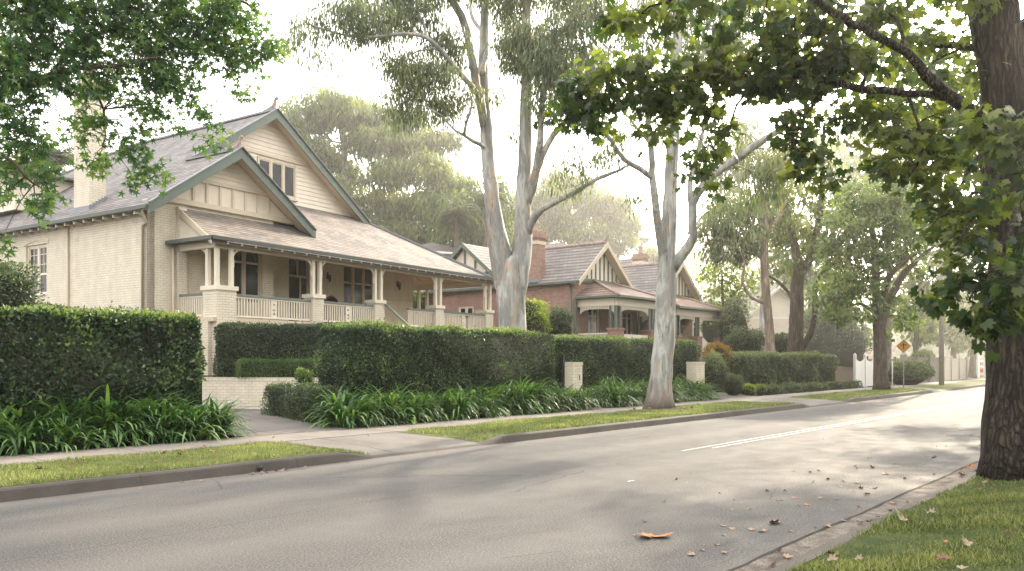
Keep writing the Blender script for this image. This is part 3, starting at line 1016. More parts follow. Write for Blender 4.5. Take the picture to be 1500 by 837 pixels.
# walls
mb = MB()
wall_x(mb, -1.10, .28, 2.06, 24, .2, 6.90, [(8.55, 10.1, 4.15, 6.12), (14.5, 16, 4.15, 6.1)])
wall_y(mb, 2.06, .28, -1.10, 4.27, .2, 7.12, [(2.15, 3.75, 3.1, 6.0)])
mb.box(-.02, .30, 1.88, 2.057, .2, 7.0)              # brick pier at the corner
wall_x(mb, 3.99, .28, 2.35, 3.2, 1, 7.1)
wall_y(mb, 3.2, .28, 4.0, 14.1, 1, 7.35, [(6.05, 7.2, 3.1, 6.0), (9.25, 11.35, 3.55, 6.05)])
wall_x(mb, 13.82, .28, 3.48, 22, 1, 7.2)
wall_y(mb, 22, .28, -1.1, 14.1, 1, 7.0)
mb.build('wall', M['cream_brick'], H)
mb = MB()                                            # verandah base
wall_y(mb, -.12, .25, .1, 9.3, .9, 2.95)
wall_y(mb, -.12, .25, 10.6, 16.3, .9, 2.95)
wall_x(mb, -.12, .25, .14, 2.05, .9, 2.95)
wall_x(mb, 16.2, .25, -.12, 9, .9, 2.95)
mb.build('verandah_base', M['cream_brick'], H)
mb = MB(); mb.box(-.1, 16.4, -.1, 3.19, 2.953, 3.10); mb.box(14.11, 16.4, 3.19, 9, 2.953, 3.10)
mb.build('verandah_floor', M['tan'], H)
mb = MB()
for i in range(8): mb.box(9.3, 10.6, -.12 - .3 * (i + 1), -.12 - .3 * i, .8, 2.92 - .26 * i)
mb.build('steps', M['bench'], H)

# roof
def roofpoly(pts, mi=0, th=.10): RF.slab([(x, y, z) for x, y, z in pts], (0, 0, -th), mi)
RF = MB()
yb, yr = 23.5, 15.5
roofpoly([(x, y, zl(x)) for x, y in ((-1.46, 1.4), (2.19, 1.4), (2.19, 4.6), (APX[0], 4.6), (APX[0], yr), (-1.46, yb))])
roofpoly([(SG[0], 1.4, SG[1]), (5.80, 1.4, zs(5.80)), (5.80, 5.2, zs(5.80)), (SG[0], 5.2, SG[1])])
tR = 12.0
roofpoly([(APX[0], 4.6, APX[1]), (tR + .35, 4.6, zr(tR + .35)), (tR + .35, 19.5, zr(tR + .35)), (APX[0], yr, APX[1])])
roofpoly([(APX[0], yr, APX[1] - .01), (14.6, yb, zl(-1.46)), (-1.46, yb, zl(-1.46))])
yt = 5.15
zt = zv(yt)
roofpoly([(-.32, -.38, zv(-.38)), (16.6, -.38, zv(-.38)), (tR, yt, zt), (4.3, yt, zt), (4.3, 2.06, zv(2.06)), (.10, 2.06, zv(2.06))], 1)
roofpoly([(16.6, -.38, zv(-.38) - .002), (16.6, 22, zv(-.38)), (tR, 22, zt), (tR, yt, zt - .002)])
RF = RF.build('roof', [M['slate'], M['slate_sun_tint']], H)
mb = MB()                                            # ridge and hip capping
mb.beam((APX[0], 4.55, APX[1] + .03), (APX[0], yr, APX[1] + .03), .22, .08)
mb.beam((APX[0], yr, APX[1] + .03), (-1.46, yb, zl(-1.46) + .03), .2, .08)
mb.beam((SG[0], 1.35, SG[1] + .03), (SG[0], 4.6, SG[1] + .03), .2, .08)
mb.beam((tR, yt, zt + .04), (16.6, -.38, zv(-.38) + .04), .2, .08)
mb.build('ridge_capping', M['lead'], RF)
mb = MB()
for c, w in (((SG[0], 1.40, SG[1]), .8), ((APX[0], 4.60, APX[1]), .95)):
    pts = [(c[0], c[1] + .75 * w, c[2] + .05), (c[0], c[1] + .35 * w, c[2] + .12 * w), (c[0], c[1] + .10 * w, c[2] + .24 * w), (c[0], c[1] + .02, c[2] + .46 * w),
           (c[0], c[1] - .08 * w, c[2] + .58 * w), (c[0], c[1] - .15 * w, c[2] + .52 * w), (c[0], c[1] - .10 * w, c[2] + .45 * w)]
    mbf = MB()
    P, R = smooth_path([Vector(p) for p in pts], [.10 * w, .12 * w, .10 * w, .06 * w, .06 * w, .05 * w, .02 * w], .05)
    mbf.tube(P, R, 9)
    mbf.slab([(c[0] - .04, c[1] - .02, c[2]), (c[0] - .04, c[1] + .6 * w, c[2] + .02), (c[0] - .04, c[1] + .25 * w, c[2] + .22 * w), (c[0] - .04, c[1] + .02, c[2] + .40 * w)], (.08, 0, 0))
    mbf.build('finial', M['terra'], RF)

# chimney
CHx, CHy = -.95, 5.85
mb = MB()
mb.box(CHx, CHx + .62, CHy, CHy + 1.05, 6.9, 11.6)
mb.box(CHx - .06, CHx + .68, CHy - .06, CHy + 1.11, 11.6, 11.75)
mb.box(CHx - .12, CHx + .74, CHy - .12, CHy + 1.17, 11.753, 11.9)
ch = mb.build('chimney', M['cream_brick'], RF)
mb = MB()
for k in range(6):
    a = CHx + .11 * k
    mb.box(a, a + .13, CHy - .025, CHy - .004, zl(a) - .08, zl(a) + .17)
mb.box(CHx - .03, CHx - .004, CHy - .02, CHy + 1.07, zl(CHx) - .1, zl(CHx) + .12)
mb.build('flashing', M['lead'], ch)
mb = MB(); mb.lathe([(.13, 0), (.11, .1), (.10, .45), (.14, .5), (.14, .56), (.09, .58)], (CHx + .31, CHy + .3, 11.9)); mb.lathe([(.13, 0), (.11, .1), (.10, .45), (.14, .5), (.14, .56), (.09, .58)], (CHx + .31, CHy + .75, 11.9))
mb.build('chimney_pot', M['terra'], ch)
# second, rear dormer behind the chimney
mb = MB(); mb.box(-.2, 2.6, 12.9, 15.4, 8.0, 9.55); mb.slab([(-.7, 12.5, 9.56), (3.0, 12.5, 9.56), (3.0, 15.8, 9.56), (-.7, 15.8, 9.56)], (0, 0, .12), 1)
mb.build('rear_dormer', [M['cream'], M['slate']], H)

# gables
def boards(mb, y, x0f, x1f, z0, z1, h=.20, mi=0, cut=()):
    z = z0
    while z < z1 - .02:
        zt_ = min(z + h, z1)
        a0, a1, b0, b1 = x0f(z), x0f(zt_), x1f(z), x1f(zt_)
        segs = [(a0, a1, b0, b1)]
        for cx0, cx1, cz0, cz1 in cut:
            if zt_ > cz0 and z < cz1:
                segs = [(a0, a1, min(b0, cx0), min(b1, cx0)), (max(a0, cx1), max(a1, cx1), b0, b1)]
        for p0, p1, q0, q1 in segs:
            if q0 - p0 > .02 and q1 > p1 - .3:
                q1 = max(q1, p1)
                v = [(p0, y - .032, z), (q0, y - .032, z), (q1, y - .010, zt_), (p1, y - .010, zt_), (p0, y, z), (q0, y, z)]
                mb.add(v, [(0, 1, 2, 3), (0, 4, 5, 1)], mi)
        z += h


# small gable
gy = 1.97
lx = lambda z: SG[0] - (SG[1] - .16 - z) / SL
rx = lambda z: SG[0] + (SG[1] - .16 - z) / SL
mb = MB()
boards(mb, gy, lx, rx, 8.16, SG[1] - .16, .155)
mb.slab([(lx(7.1), gy, 7.1), (rx(7.1), gy, 7.1), (SG[0], gy, SG[1] - .17)], (0, .085, 0), 0)
o = mb.build('gable_boards', M['cream_board'], H)
mb = MB()
mb.box(lx(7.14), rx(7.14), gy - .06, gy - .003, 7.12, 7.30)
mb.box(lx(8.04) , rx(8.04), gy - .07, gy - .003, 8.02, 8.15)
for k in range(-4, 5):
    x = SG[0] + k * .56 + .1
    if lx(7.6) + .25 < x < rx(7.6) - .25: mb.box(x - .045, x + .045, gy - .045, gy - .003, 7.3, 8.02)
mb.build('gable_battens', M['tan'], H)
# big gable
GY = 5.10
lX = lambda z: APX[0] - (APX[1] - .16 - z) / SL
rX = lambda z: APX[0] + (APX[1] - .16 - z) / SL
win = (6.35, 8.75, 9.30, 10.55)
win = (5.95, 8.15, 8.88, 10.48)
mb = MB()
boards(mb, GY, lX, rX, 8.5, APX[1] - .16, .19, cut=[win])
for a, b, c, d in cells(lX(8.5) + .1, rX(8.5) - .1, 8.45, 10.6, [win]): mb.box(max(a, lX(d) if a < 5 else a), min(b, rX(d) if b > 8.7 else b), GY, GY + .1, c, d)
mb.slab([(lX(10.6), GY, 10.6), (rX(10.6), GY, 10.6), (APX[0], GY, APX[1] - .17)], (0, .1, 0))
o = mb.build('gable_boards', M['cream_board'], H)
mb = MB()
mb.box(lX(10.62), rX(10.62), GY - .07, GY - .034, 10.56, 10.69)
mb.build('gable_battens', M['tan'], H)

# bargeboards and soffits
def barge(apx, y, xl, xr, w=.25, mat='green'):
    mb = MB()
    for sx, xe in ((-1, xl), (1, xr)):
        ze = apx[1] - abs(xe - apx[0]) * SL
        d = .06
        mb.slab([(apx[0], y, apx[1] + d), (xe, y, ze + d), (xe, y, ze - w - .06), (apx[0] , y, apx[1] - w - .10)], (0, -.05, 0))
    mb.build('bargeboard', M[mat], H)
    mb = MB()
    for sx, xe in ((-1, xl), (1, xr)):
        ze = apx[1] - abs(xe - apx[0]) * SL
        mb.slab([(apx[0], y + .003, apx[1] - .13), (xe, y + .003, ze - .13), (xe, y + .56, ze - .13), (apx[0], y + .56, apx[1] - .13)], (0, 0, -.03))
    mb.build('soffit', M['tan'], H)
    mb = MB()
    for sx, xe in ((-1, xl), (1, xr)):
        ze = apx[1] - abs(xe - apx[0]) * SL
        mb.beam((apx[0], y - .06, apx[1] + .075), (xe, y - .06, ze + .075), .14, .03)
    mb.build('barge_capping', M['lead'], H)


barge(SG, 1.38, -1.50, 5.82)
barge(APX, 4.55, 2.4, 12.35)
# gable window
def window(name, T, u0, u1, z0, z1, lights, rail=None, mats=('tan', 'glass'), bars=False, dep=.10, parent=H, sill=True):
    mb = MB(T)
    fw = .075
    mb.box(u0, u0 + fw, 0, dep, z0, z1); mb.box(u1 - fw, u1, 0, dep, z0, z1)
    mb.box(u0 + fw, u1 - fw, 0, dep, z1 - fw, z1); mb.box(u0 + fw, u1 - fw, 0, dep, z0, z0 + fw)
    w = (u1 - u0 - fw) / lights
    for i in range(1, lights):
        x = u0 + fw / 2 + w * i
        mb.box(x - .05, x + .05, .002, dep, z0 + fw, z1 - fw)
    for i in range(lights):                                          # sashes
        a, b = u0 + fw / 2 + w * i + .05, u0 + fw / 2 + w * (i + 1) - .05
        for p, q, r, s in ((a, a + .045, z0 + fw, z1 - fw), (b - .045, b, z0 + fw, z1 - fw), (a + .045, b - .045, z0 + fw, z0 + fw + .06), (a + .045, b - .045, z1 - fw - .05, z1 - fw)):
            mb.box(p, q, .025, .075, r, s)
        if rail: mb.box(a + .045, b - .045, .02, .08, z0 + (z1 - z0) * rail - .04, z0 + (z1 - z0) * rail + .04)
        if bars:
            zm = z0 + (z1 - z0) * rail
            mb.box((a + b) / 2 - .012, (a + b) / 2 + .012, .03, .06, zm, z1 - fw)
            for k in (1, 2): mb.box(a, b, .03, .06, zm + (z1 - zm) * k / 3 - .012, zm + (z1 - zm) * k / 3 + .012)
    if sill: mb.box(u0 - .06, u1 + .06, -.08, dep, z0 - .07, z0 - .001)
    o = mb.build(name, M[mats[0]], parent)
    mb = MB(T); mb.box(u0 + fw * .5, u1 - fw * .5, .050, .056, z0 + fw * .5, z1 - fw * .5)
    mb.build('pane', M[mats[1]], o)
    mb = MB(T); mb.box(u0, u1, dep + .02, dep + .03, z0, z1)
    mb.build('dark_backing', M['dark_in'], o)  # black sheet standing for the unlit room behind the pane
    return o


window('window', lambda u, d, z: (u, GY - .05 + d, z), 5.97, 8.13, 8.92, 10.46, 3, mats=('tan', 'glass'))
window('window', lambda u, d, z: (-1.02 + d, u, z), 8.55, 10.1, 4.15, 6.12, 2, .42, bars=True, mats=('cream', 'glass'))
window('window', lambda u, d, z: (u, 2.14 + d, z), 2.15, 3.75, 3.75, 6.0, 2, .72)
window('window', lambda u, d, z: (u, 3.28 + d, z), 9.25, 11.35, 3.55, 6.05, 3, .66)
mb = MB(); mb.box(3.1, 3.4, 2.27, 2.30, 3.8, 5.5); mb.build('curtain', M['curtain'], H)
mb = MB(); mb.box(2.15, 3.75, 2.12, 2.3, 3.1, 3.74); mb.build('window_apron', M['tan'], H)
# arch over the side window
mb = MB()
for k in range(10):
    t0, t1 = k / 10, (k + 1) / 10
    za, zb = 6.10 + .16 * math.sin(math.pi * t0), 6.10 + .16 * math.sin(math.pi * t1)
    mb.slab([(-1.13, 8.4 + 1.85 * t0, za), (-1.13, 8.4 + 1.85 * t1, zb), (-1.13, 8.4 + 1.85 * t1, zb + .16), (-1.13, 8.4 + 1.85 * t0, za + .16)], (.05, 0, 0))
mb.build('window_arch', M['cream_brick'], H)
# front door
mb = MB(lambda u, d, z: (u, 3.26 + d, z))
mb.box(6.05, 6.13, 0, .1, 3.1, 6.0); mb.box(7.12, 7.2, 0, .1, 3.1, 6.0); mb.box(6.13, 7.12, 0, .1, 5.92, 6.0); mb.box(6.13, 7.12, 0, .1, 5.18, 5.27); mb.box(6.72, 6.79, .01, .1, 3.1, 5.18); mb.box(6.59, 6.65, .01, .1, 5.27, 5.92)
dr = mb.build('door', M['tan'], H)
mb = MB(lambda u, d, z: (u, 3.30 + d, z))
mb.box(6.13, 6.72, 0, .03, 3.1, 5.18); mb.box(6.79, 7.12, 0, .02, 3.1, 5.18)
mb.build('doorway_dark', M['sash_in'], dr)  # black sheets painting the darkness of the doorway
mb = MB(); mb.box(6.13, 7.12, 3.33, 3.335, 5.27, 5.92); mb.build('fanlight', M['glass'], dr)
# sconces
for x in (8.25, 12.9):
    mb = MB(); c = (x, 3.05, 5.25)
    mb.beam((x, 3.19, 5.42), (x, 3.03, 5.42), .03, .03); mb.lathe([(.02, .22), (.09, .14), (.1, .12), (.075, .1), (.06, -.12), (.03, -.16), (.01, -.2)][::-1], c, 8); mb.box(x - .05, x + .05, 3.17, 3.197, 5.25, 5.55)
    mb.build('wall_lantern', M['black'], H)
# downpipes, gutters, vents
def pipe(pts, r=.045, mat='tan', name='downpipe'):
    mb = MB(); mb.tube([Vector(p) for p in pts], r, 8)
    return mb.build(name, M[mat], H)


pipe([(-1.42, 1.85, 6.72), (-1.42, 1.85, 6.62), (-1.18, 1.98, 6.30), (-1.16, 2.25, 6.20), (-1.16, 2.25, .2)])
pipe([(-1.16, 6.95, 6.70), (-1.16, 6.95, .2)])
pipe([(-.17, 1.98, 5.55), (-.17, 1.98, .9)])
mb = MB()
mb.beam((-1.53, 1.36, 6.72), (-1.53, yb, 6.72), .13, .12)
mb.beam((-.40, -.46, 5.70), (16.75, -.46, 5.70), .13, .12)
mb.beam((-.40, -.46, 5.70), (-.40, 2.0, 5.70), .13, .12)
mb.beam((16.68, -.46, 5.70), (16.68, 22, 5.70), .13, .12)
mb.slab([(-.33, -.38, 5.66), (.3, -.38, 5.66), (.3, 2.04, 5.66), (-.33, 2.04, 5.66)], (0, 0, .08))
mb.build('roof_gutter', M['gutter_dark'], H)
y = 2.2
while y < 23:
    mb = MB(); mb.box(-1.45, -1.12, y, y + .045, 6.56, 6.64); mb.box(-1.475, -1.45, y - .01, y + .055, 6.55, 6.66, 1)
    mb.build('rafter_tail', [M['cream'], M['white']], H); y += .62
mb = MB()
for y, z in ((3.35, 6.25), (6.3, 6.0), (2.75, 6.35)): mb.box(-1.112, -1.103, y, y + .2, z, z + .16)
mb.build('air_vent', M['tan'], H)
# verandah
mb = MB()
mb.box(.0, 16.35, -.08, .06, 5.44, 5.66)
mb.box(.0, .12, .065, 2.0, 5.44, 5.66)
mb.box(16.2, 16.35, .065, 9, 5.40, 5.66)
mb.slab([(.02, 1.95, 5.64), (.02, .06, 5.64), (.02, 1.95, 6.62)], (.06, 0, 0))
mb.build('verandah_beam', M['cream'], H)
x = .25
while x < 16.3:
    mb = MB(); mb.box(x, x + .05, -.36, -.1, 5.575, 5.625); mb.box(x - .012, x + .062, -.385, -.36, 5.55, 5.63, 1)
    mb.build('rafter_tail', [M['cream'], M['white']], H); x += .58
mb = MB()
mb.slab([(.1, .1, 5.66), (16.2, .1, 5.66), (13.75, 3.19, 7.0), (.1, 3.19, 7.0)], (0, 0, .03))
mb.slab([(16.2, .12, 5.665), (16.2, 9, 5.665), (14.1, 9, 6.6), (14.1, 2.7, 6.6)], (0, 0, .03))
for k in range(4, 14): mb.beam((16.2, .5 + .6 * k, 5.72), (14.1, .5 + .6 * k, 6.52), .05, .09)
mb.build('verandah_ceiling', M['timber'], H)
mb = MB()
mb.slab([(-.36, -.40, zv(-.38) + .02), (.06, 2.04, zv(2.06) + .02), (.06, 2.04, zv(2.06) - .26), (-.36, -.40, zv(-.38) - .14)], (-.035, 0, 0))
mb.build('rake_board', M['tan'], H)

PIL = [(.03, .78, 'c'), (4.28, .58, ''), (7.72, .58, ''), (11.75, .58, ''), (15.75, .62, '')]


def bracket(mb, x, y, sgn, ax='x', r=.38, z=5.44):
    n = 7
    pts = []
    for k in range(n + 1):
        t = math.pi / 2 * k / n
        pts.append((r - r * math.cos(t) * 1.0, z - r + r * math.sin(t)))
    poly = [(0, z - r - .16), (.045, z - r - .10)] + [(p + .0, q) for p, q in pts] + [(r + .06, z), (r + .06, z + .0), (0, z)]
    # a thin curved rib and a little fret
    for k in range(n):
        (p0, q0), (p1, q1) = pts[k], pts[k + 1]
        w = .055
        if ax == 'x':
            mb.slab([(x + sgn * p0, y - .025, q0), (x + sgn * p1, y - .025, q1), (x + sgn * max(0, p1 - w), y - .025, q1 + w * .6), (x + sgn * max(0, p0 - w), y - .025, q0 + w * .6)], (0, .05, 0))
        else:
            mb.slab([(x - .025, y + sgn * p0, q0), (x - .025, y + sgn * p1, q1), (x - .025, y + sgn * max(0, p1 - w), q1 + w * .6), (x - .025, y + sgn * max(0, p0 - w), q0 + w * .6)], (.05, 0, 0))
    if ax == 'x': mb.box(min(x, x + sgn * .05), max(x, x + sgn * .05), y - .03, y + .03, z - r - .22, z - r + .02)
    else: mb.box(x - .03, x + .03, min(y, y + sgn * .05), max(y, y + sgn * .05), z - r - .22, z - r + .02)


for x0, w, c in PIL:
    mb = MB(); mb.box(x0, x0 + w, -.14, -.14 + (w if c or x0 > 15 else .5), .85, 4.02)
    p = mb.build('pillar', M['cream_brick'], H)
    mb = MB(); mb.box(x0 - .05, x0 + w + .05, -.19, -.09 + (w if c or x0 > 15 else .5), 4.023, 4.17)
    mb.build('pillar_cap', M['cream'], p)
    pos = [(x0 + .13, .0), (x0 + w - .10, .0)]
    if c: pos = [(x0 + .09, -.01), (x0 + w - .12, -.01), (x0 + .09, w - .32)]
    if x0 > 15: pos = [(x0 + .08, 0), (x0 + w - .1, 0)]
    for a, b in pos:
        mb = MB(); mb.box(a - .065, a + .065, b - .065, b + .065, 4.173, 5.438)
        mb.build('post', M['cream'], H)
    if c: bs = ((pos[1][0] + .065, 0, 1), (pos[0][0], pos[2][1] + .065, 1, 'y'))
    elif x0 > 15: bs = ((pos[0][0] - .065, 0, -1), (pos[1][0], .1, 1, 'y'))
    else: bs = ((pos[0][0] - .065, 0, -1), (pos[1][0] + .065, 0, 1))
    for q in bs:
        mb = MB(); bracket(mb, *q); mb.build('bracket', M['cream'], H)
# posts round the far side of the verandah
for y in (4.0, 4.55, 8.2, 8.75):
    mb = MB(); mb.box(16.2, 16.34, y, y + .14, 4.17, 5.40); mb.build('post', M['cream'], H)
for y in (3.95, 8.15):
    mb = MB(); mb.box(16.05, 16.5, y - .05, y + .85, .85, 4.1); mb.build('pillar', M['cream_brick'], H)


def balustrade(axis, a, b, c, skip=False):
    T = (lambda u, d, z: (u, c + d, z)) if axis == 'x' else (lambda u, d, z: (c + d, u, z))
    mb = MB(T)
    mb.box(a, b, -.02, .05, 3.14, 3.20)
    mb.box(a, b, -.02, .05, 3.80, 3.86)
    u, m = a + .04, (a + b) / 2
    while u < b - .04:
        if abs(u + .03 - m) < .16 and b - a > 2.5: u += .3; continue
        mb.box(u, u + .048, -.012, .03, 3.2, 3.8)
        u += .122
    if b - a > 2.5:                                                  # pierced middle board
        mb.box(m - .13, m - .05, -.015, .035, 3.2, 3.8); mb.box(m + .05, m + .13, -.015, .035, 3.2, 3.8)
        for z0, z1 in ((3.2, 3.29), (3.36, 3.42), (3.49, 3.62), (3.69, 3.8)): mb.box(m - .049, m + .049, -.013, .033, z0, z1)
    o = mb.build('balustrade', M['cream'], H)
    mb = MB(T); mb.box(a, b, -.06, .09, 3.863, 3.94); mb.build('handrail', M['rail'], o)


balustrade('x', .82, 4.26, .0)
balustrade('x', 4.88, 7.70, .0)
balustrade('x', 9.95, 11.73, .0)
balustrade('x', 12.35, 15.73, .0)
balustrade('y', .66, 1.86, .05)
balustrade('y', .5, 3.88, 16.25)
mb = MB()
mb.beam((8.32, -.16, 4.0), (8.6, -2.0, 2.5), .07, .08)
mb.beam((8.6, -2.0, 2.5), (8.6, -2.0, 1.0), .08, .08)
mb.beam((8.32, -.16, 3.25), (8.6, -2.0, 1.75), .05, .05)
mb.build('stair_rail', M['rail'], H)


def hloc(t, d, z): return P0 + Vector((math.cos(HZr) * t - math.sin(HZr) * d, math.sin(HZr) * t + math.cos(HZr) * d, z))


# hooded wicker chair and bench on the verandah
c = empty('wicker_chair', hloc(6.4, 1.05, 3.103), HZr, 'brown hooded chair standing on the verandah of the cream house', 'chair')
mb = MB()
N1 = 12
vv, ff = [], []
for i in range(9):
    e = math.pi / 2 * i / 8
    for k in range(N1 + 1):
        a = math.pi * (.0) + math.pi * k / N1
        r = .50 * math.cos(e) ** .7
        vv.append((r * math.cos(a), r * math.sin(a) * .8, .42 + .72 * math.sin(e)))
for i in range(8):
    for k in range(N1): ff.append((i * (N1 + 1) + k, i * (N1 + 1) + k + 1, (i + 1) * (N1 + 1) + k + 1, (i + 1) * (N1 + 1) + k))
mb.add(vv, ff, 0, True)
mb.tube([Vector((.52 * math.cos(math.pi * k / 14), -.01, .42 + .74 * math.sin(math.pi * k / 14))) for k in range(15)], .03, 7)
mb.tube([Vector((0, 0, 1.13)), Vector((0, 0, 1.22))], .02, 6)
mb.build('hood', M['wicker'], c)
mb = MB(); mb.lathe([(.30, 0), (.34, .1), (.36, .3), (.46, .42), (.44, .46), (.1, .48)], (0, .05, 0), 16); mb.build('seat', M['wicker'], c)
c = empty('verandah_bench', hloc(8.6, 1.9, 3.103), HZr, 'grey slatted bench under the wide window on the verandah', 'bench')
mb = MB(); mb.box(-.1, 1.5, -.45, 0, .42, .47); mb.build('seat', M['bench'], c)
mb = MB()
for k in range(4): mb.box(-.1, 1.5, 0, .04, .55 + .12 * k, .64 + .12 * k)
mb.build('backrest', M['bench'], c)
for x in (-.05, 1.4):
    for y in (-.42, -.04):
        mb = MB(); mb.box(x, x + .06, y, y + .06, 0, .418); mb.build('leg', M['bench'], c)

# retaining wall
a, b = px(296, 600, 24.9), px(466, 600, 24.2)
mb = MB()
dv = (b - a); L_ = Vector((dv.x, dv.y, 0)).length
rz = math.atan2(dv.y, dv.x)
for k in range(int(L_ / .115)):
    pass
mb.box(0, L_, 0, .24, -.05, .86)
x = 0
while x < L_ - .1:
    mb.box(x + .004, x + .104, -.012, .25, .862, .975); x += .112
w = tag(mb.build('retaining_wall', M['cream_brick'], None, (a.x, a.y, .15), rz), 'low cream brick retaining wall at the end of the driveway', 'wall')
mb = MB(); mb.add([(-3, .1, 1.02), (L_ + 2, .1, 1.02), (L_ + 2, 5, 1.3), (-3, 5, 1.3)], [(0, 1, 2, 3)])
tag(mb.build('raised_bed', M['soil'], None, (a.x, a.y, .02), rz), kind='structure')

# gate piers
for lab, s, n, w in (('cream brick gate pier with dark number at the end of the long hedge', 20.15, 14.95, .5), ('pale gate pier right of the second gum above the strap leaved clumps', 28.2, 15.0, .68)):
    c = empty('gate_pier', rd(s, n, .08), ROAD, lab, 'gate pier')
    mb = MB(); mb.box(0, w, 0, .42, 0, 1.42); mb.build('shaft', M['cream_brick'], c)
    mb = MB(); mb.box(-.015, w + .015, -.015, .435, 1.423, 1.51); mb.build('cap', M['cream_brick'], c)
    if w < .6:
        mb = MB(); mb.box(.33, .36, -.012, -.003, .95, 1.1); mb.box(.29, .36, -.012, -.003, 1.085, 1.1); mb.build('number', M['black'], c)
        c2 = empty('gate_post', rd(s - .10, 15.25, .08), ROAD, 'thin dark gate post beside the first cream gate pier', 'post')
        mb = MB(); mb.box(0, .07, 0, .07, 0, 1.7); mb.build('shaft', M['black'], c2)
        mb = MB(); mb.box(-.01, .08, -.01, .08, 1.703, 1.73); mb.build('cap', M['black'], c2)
# ------------------------------------------------------------------ the red brick pair and the far houses
BR = math.atan2(.779, .627)
PB = Vector((5.28, 41.0, 0))


def bloc(t, d, z=0): return PB + Vector((.627 * t - .779 * d, .779 * t + .627 * d, z))


def gable_roof(mb, x0, x1, y0, y1, ze, za, axis='y', th=.10, mi=0):
    if axis == 'y':
        m = (x0 + x1) / 2
        mb.slab([(x0, y0, ze), (m, y0, za), (m, y1, za), (x0, y1, ze)], (0, 0, -th), mi)
        mb.slab([(x1, y1, ze), (m, y1, za), (m, y0, za), (x1, y0, ze)], (0, 0, -th), mi)
    else:
        m = (y0 + y1) / 2
        mb.slab([(x1, y0, ze), (x1, m, za), (x0, m, za), (x0, y0, ze)], (0, 0, -th), mi)
        mb.slab([(x0, y1, ze), (x0, m, za), (x1, m, za), (x1, y1, ze)], (0, 0, -th), mi)


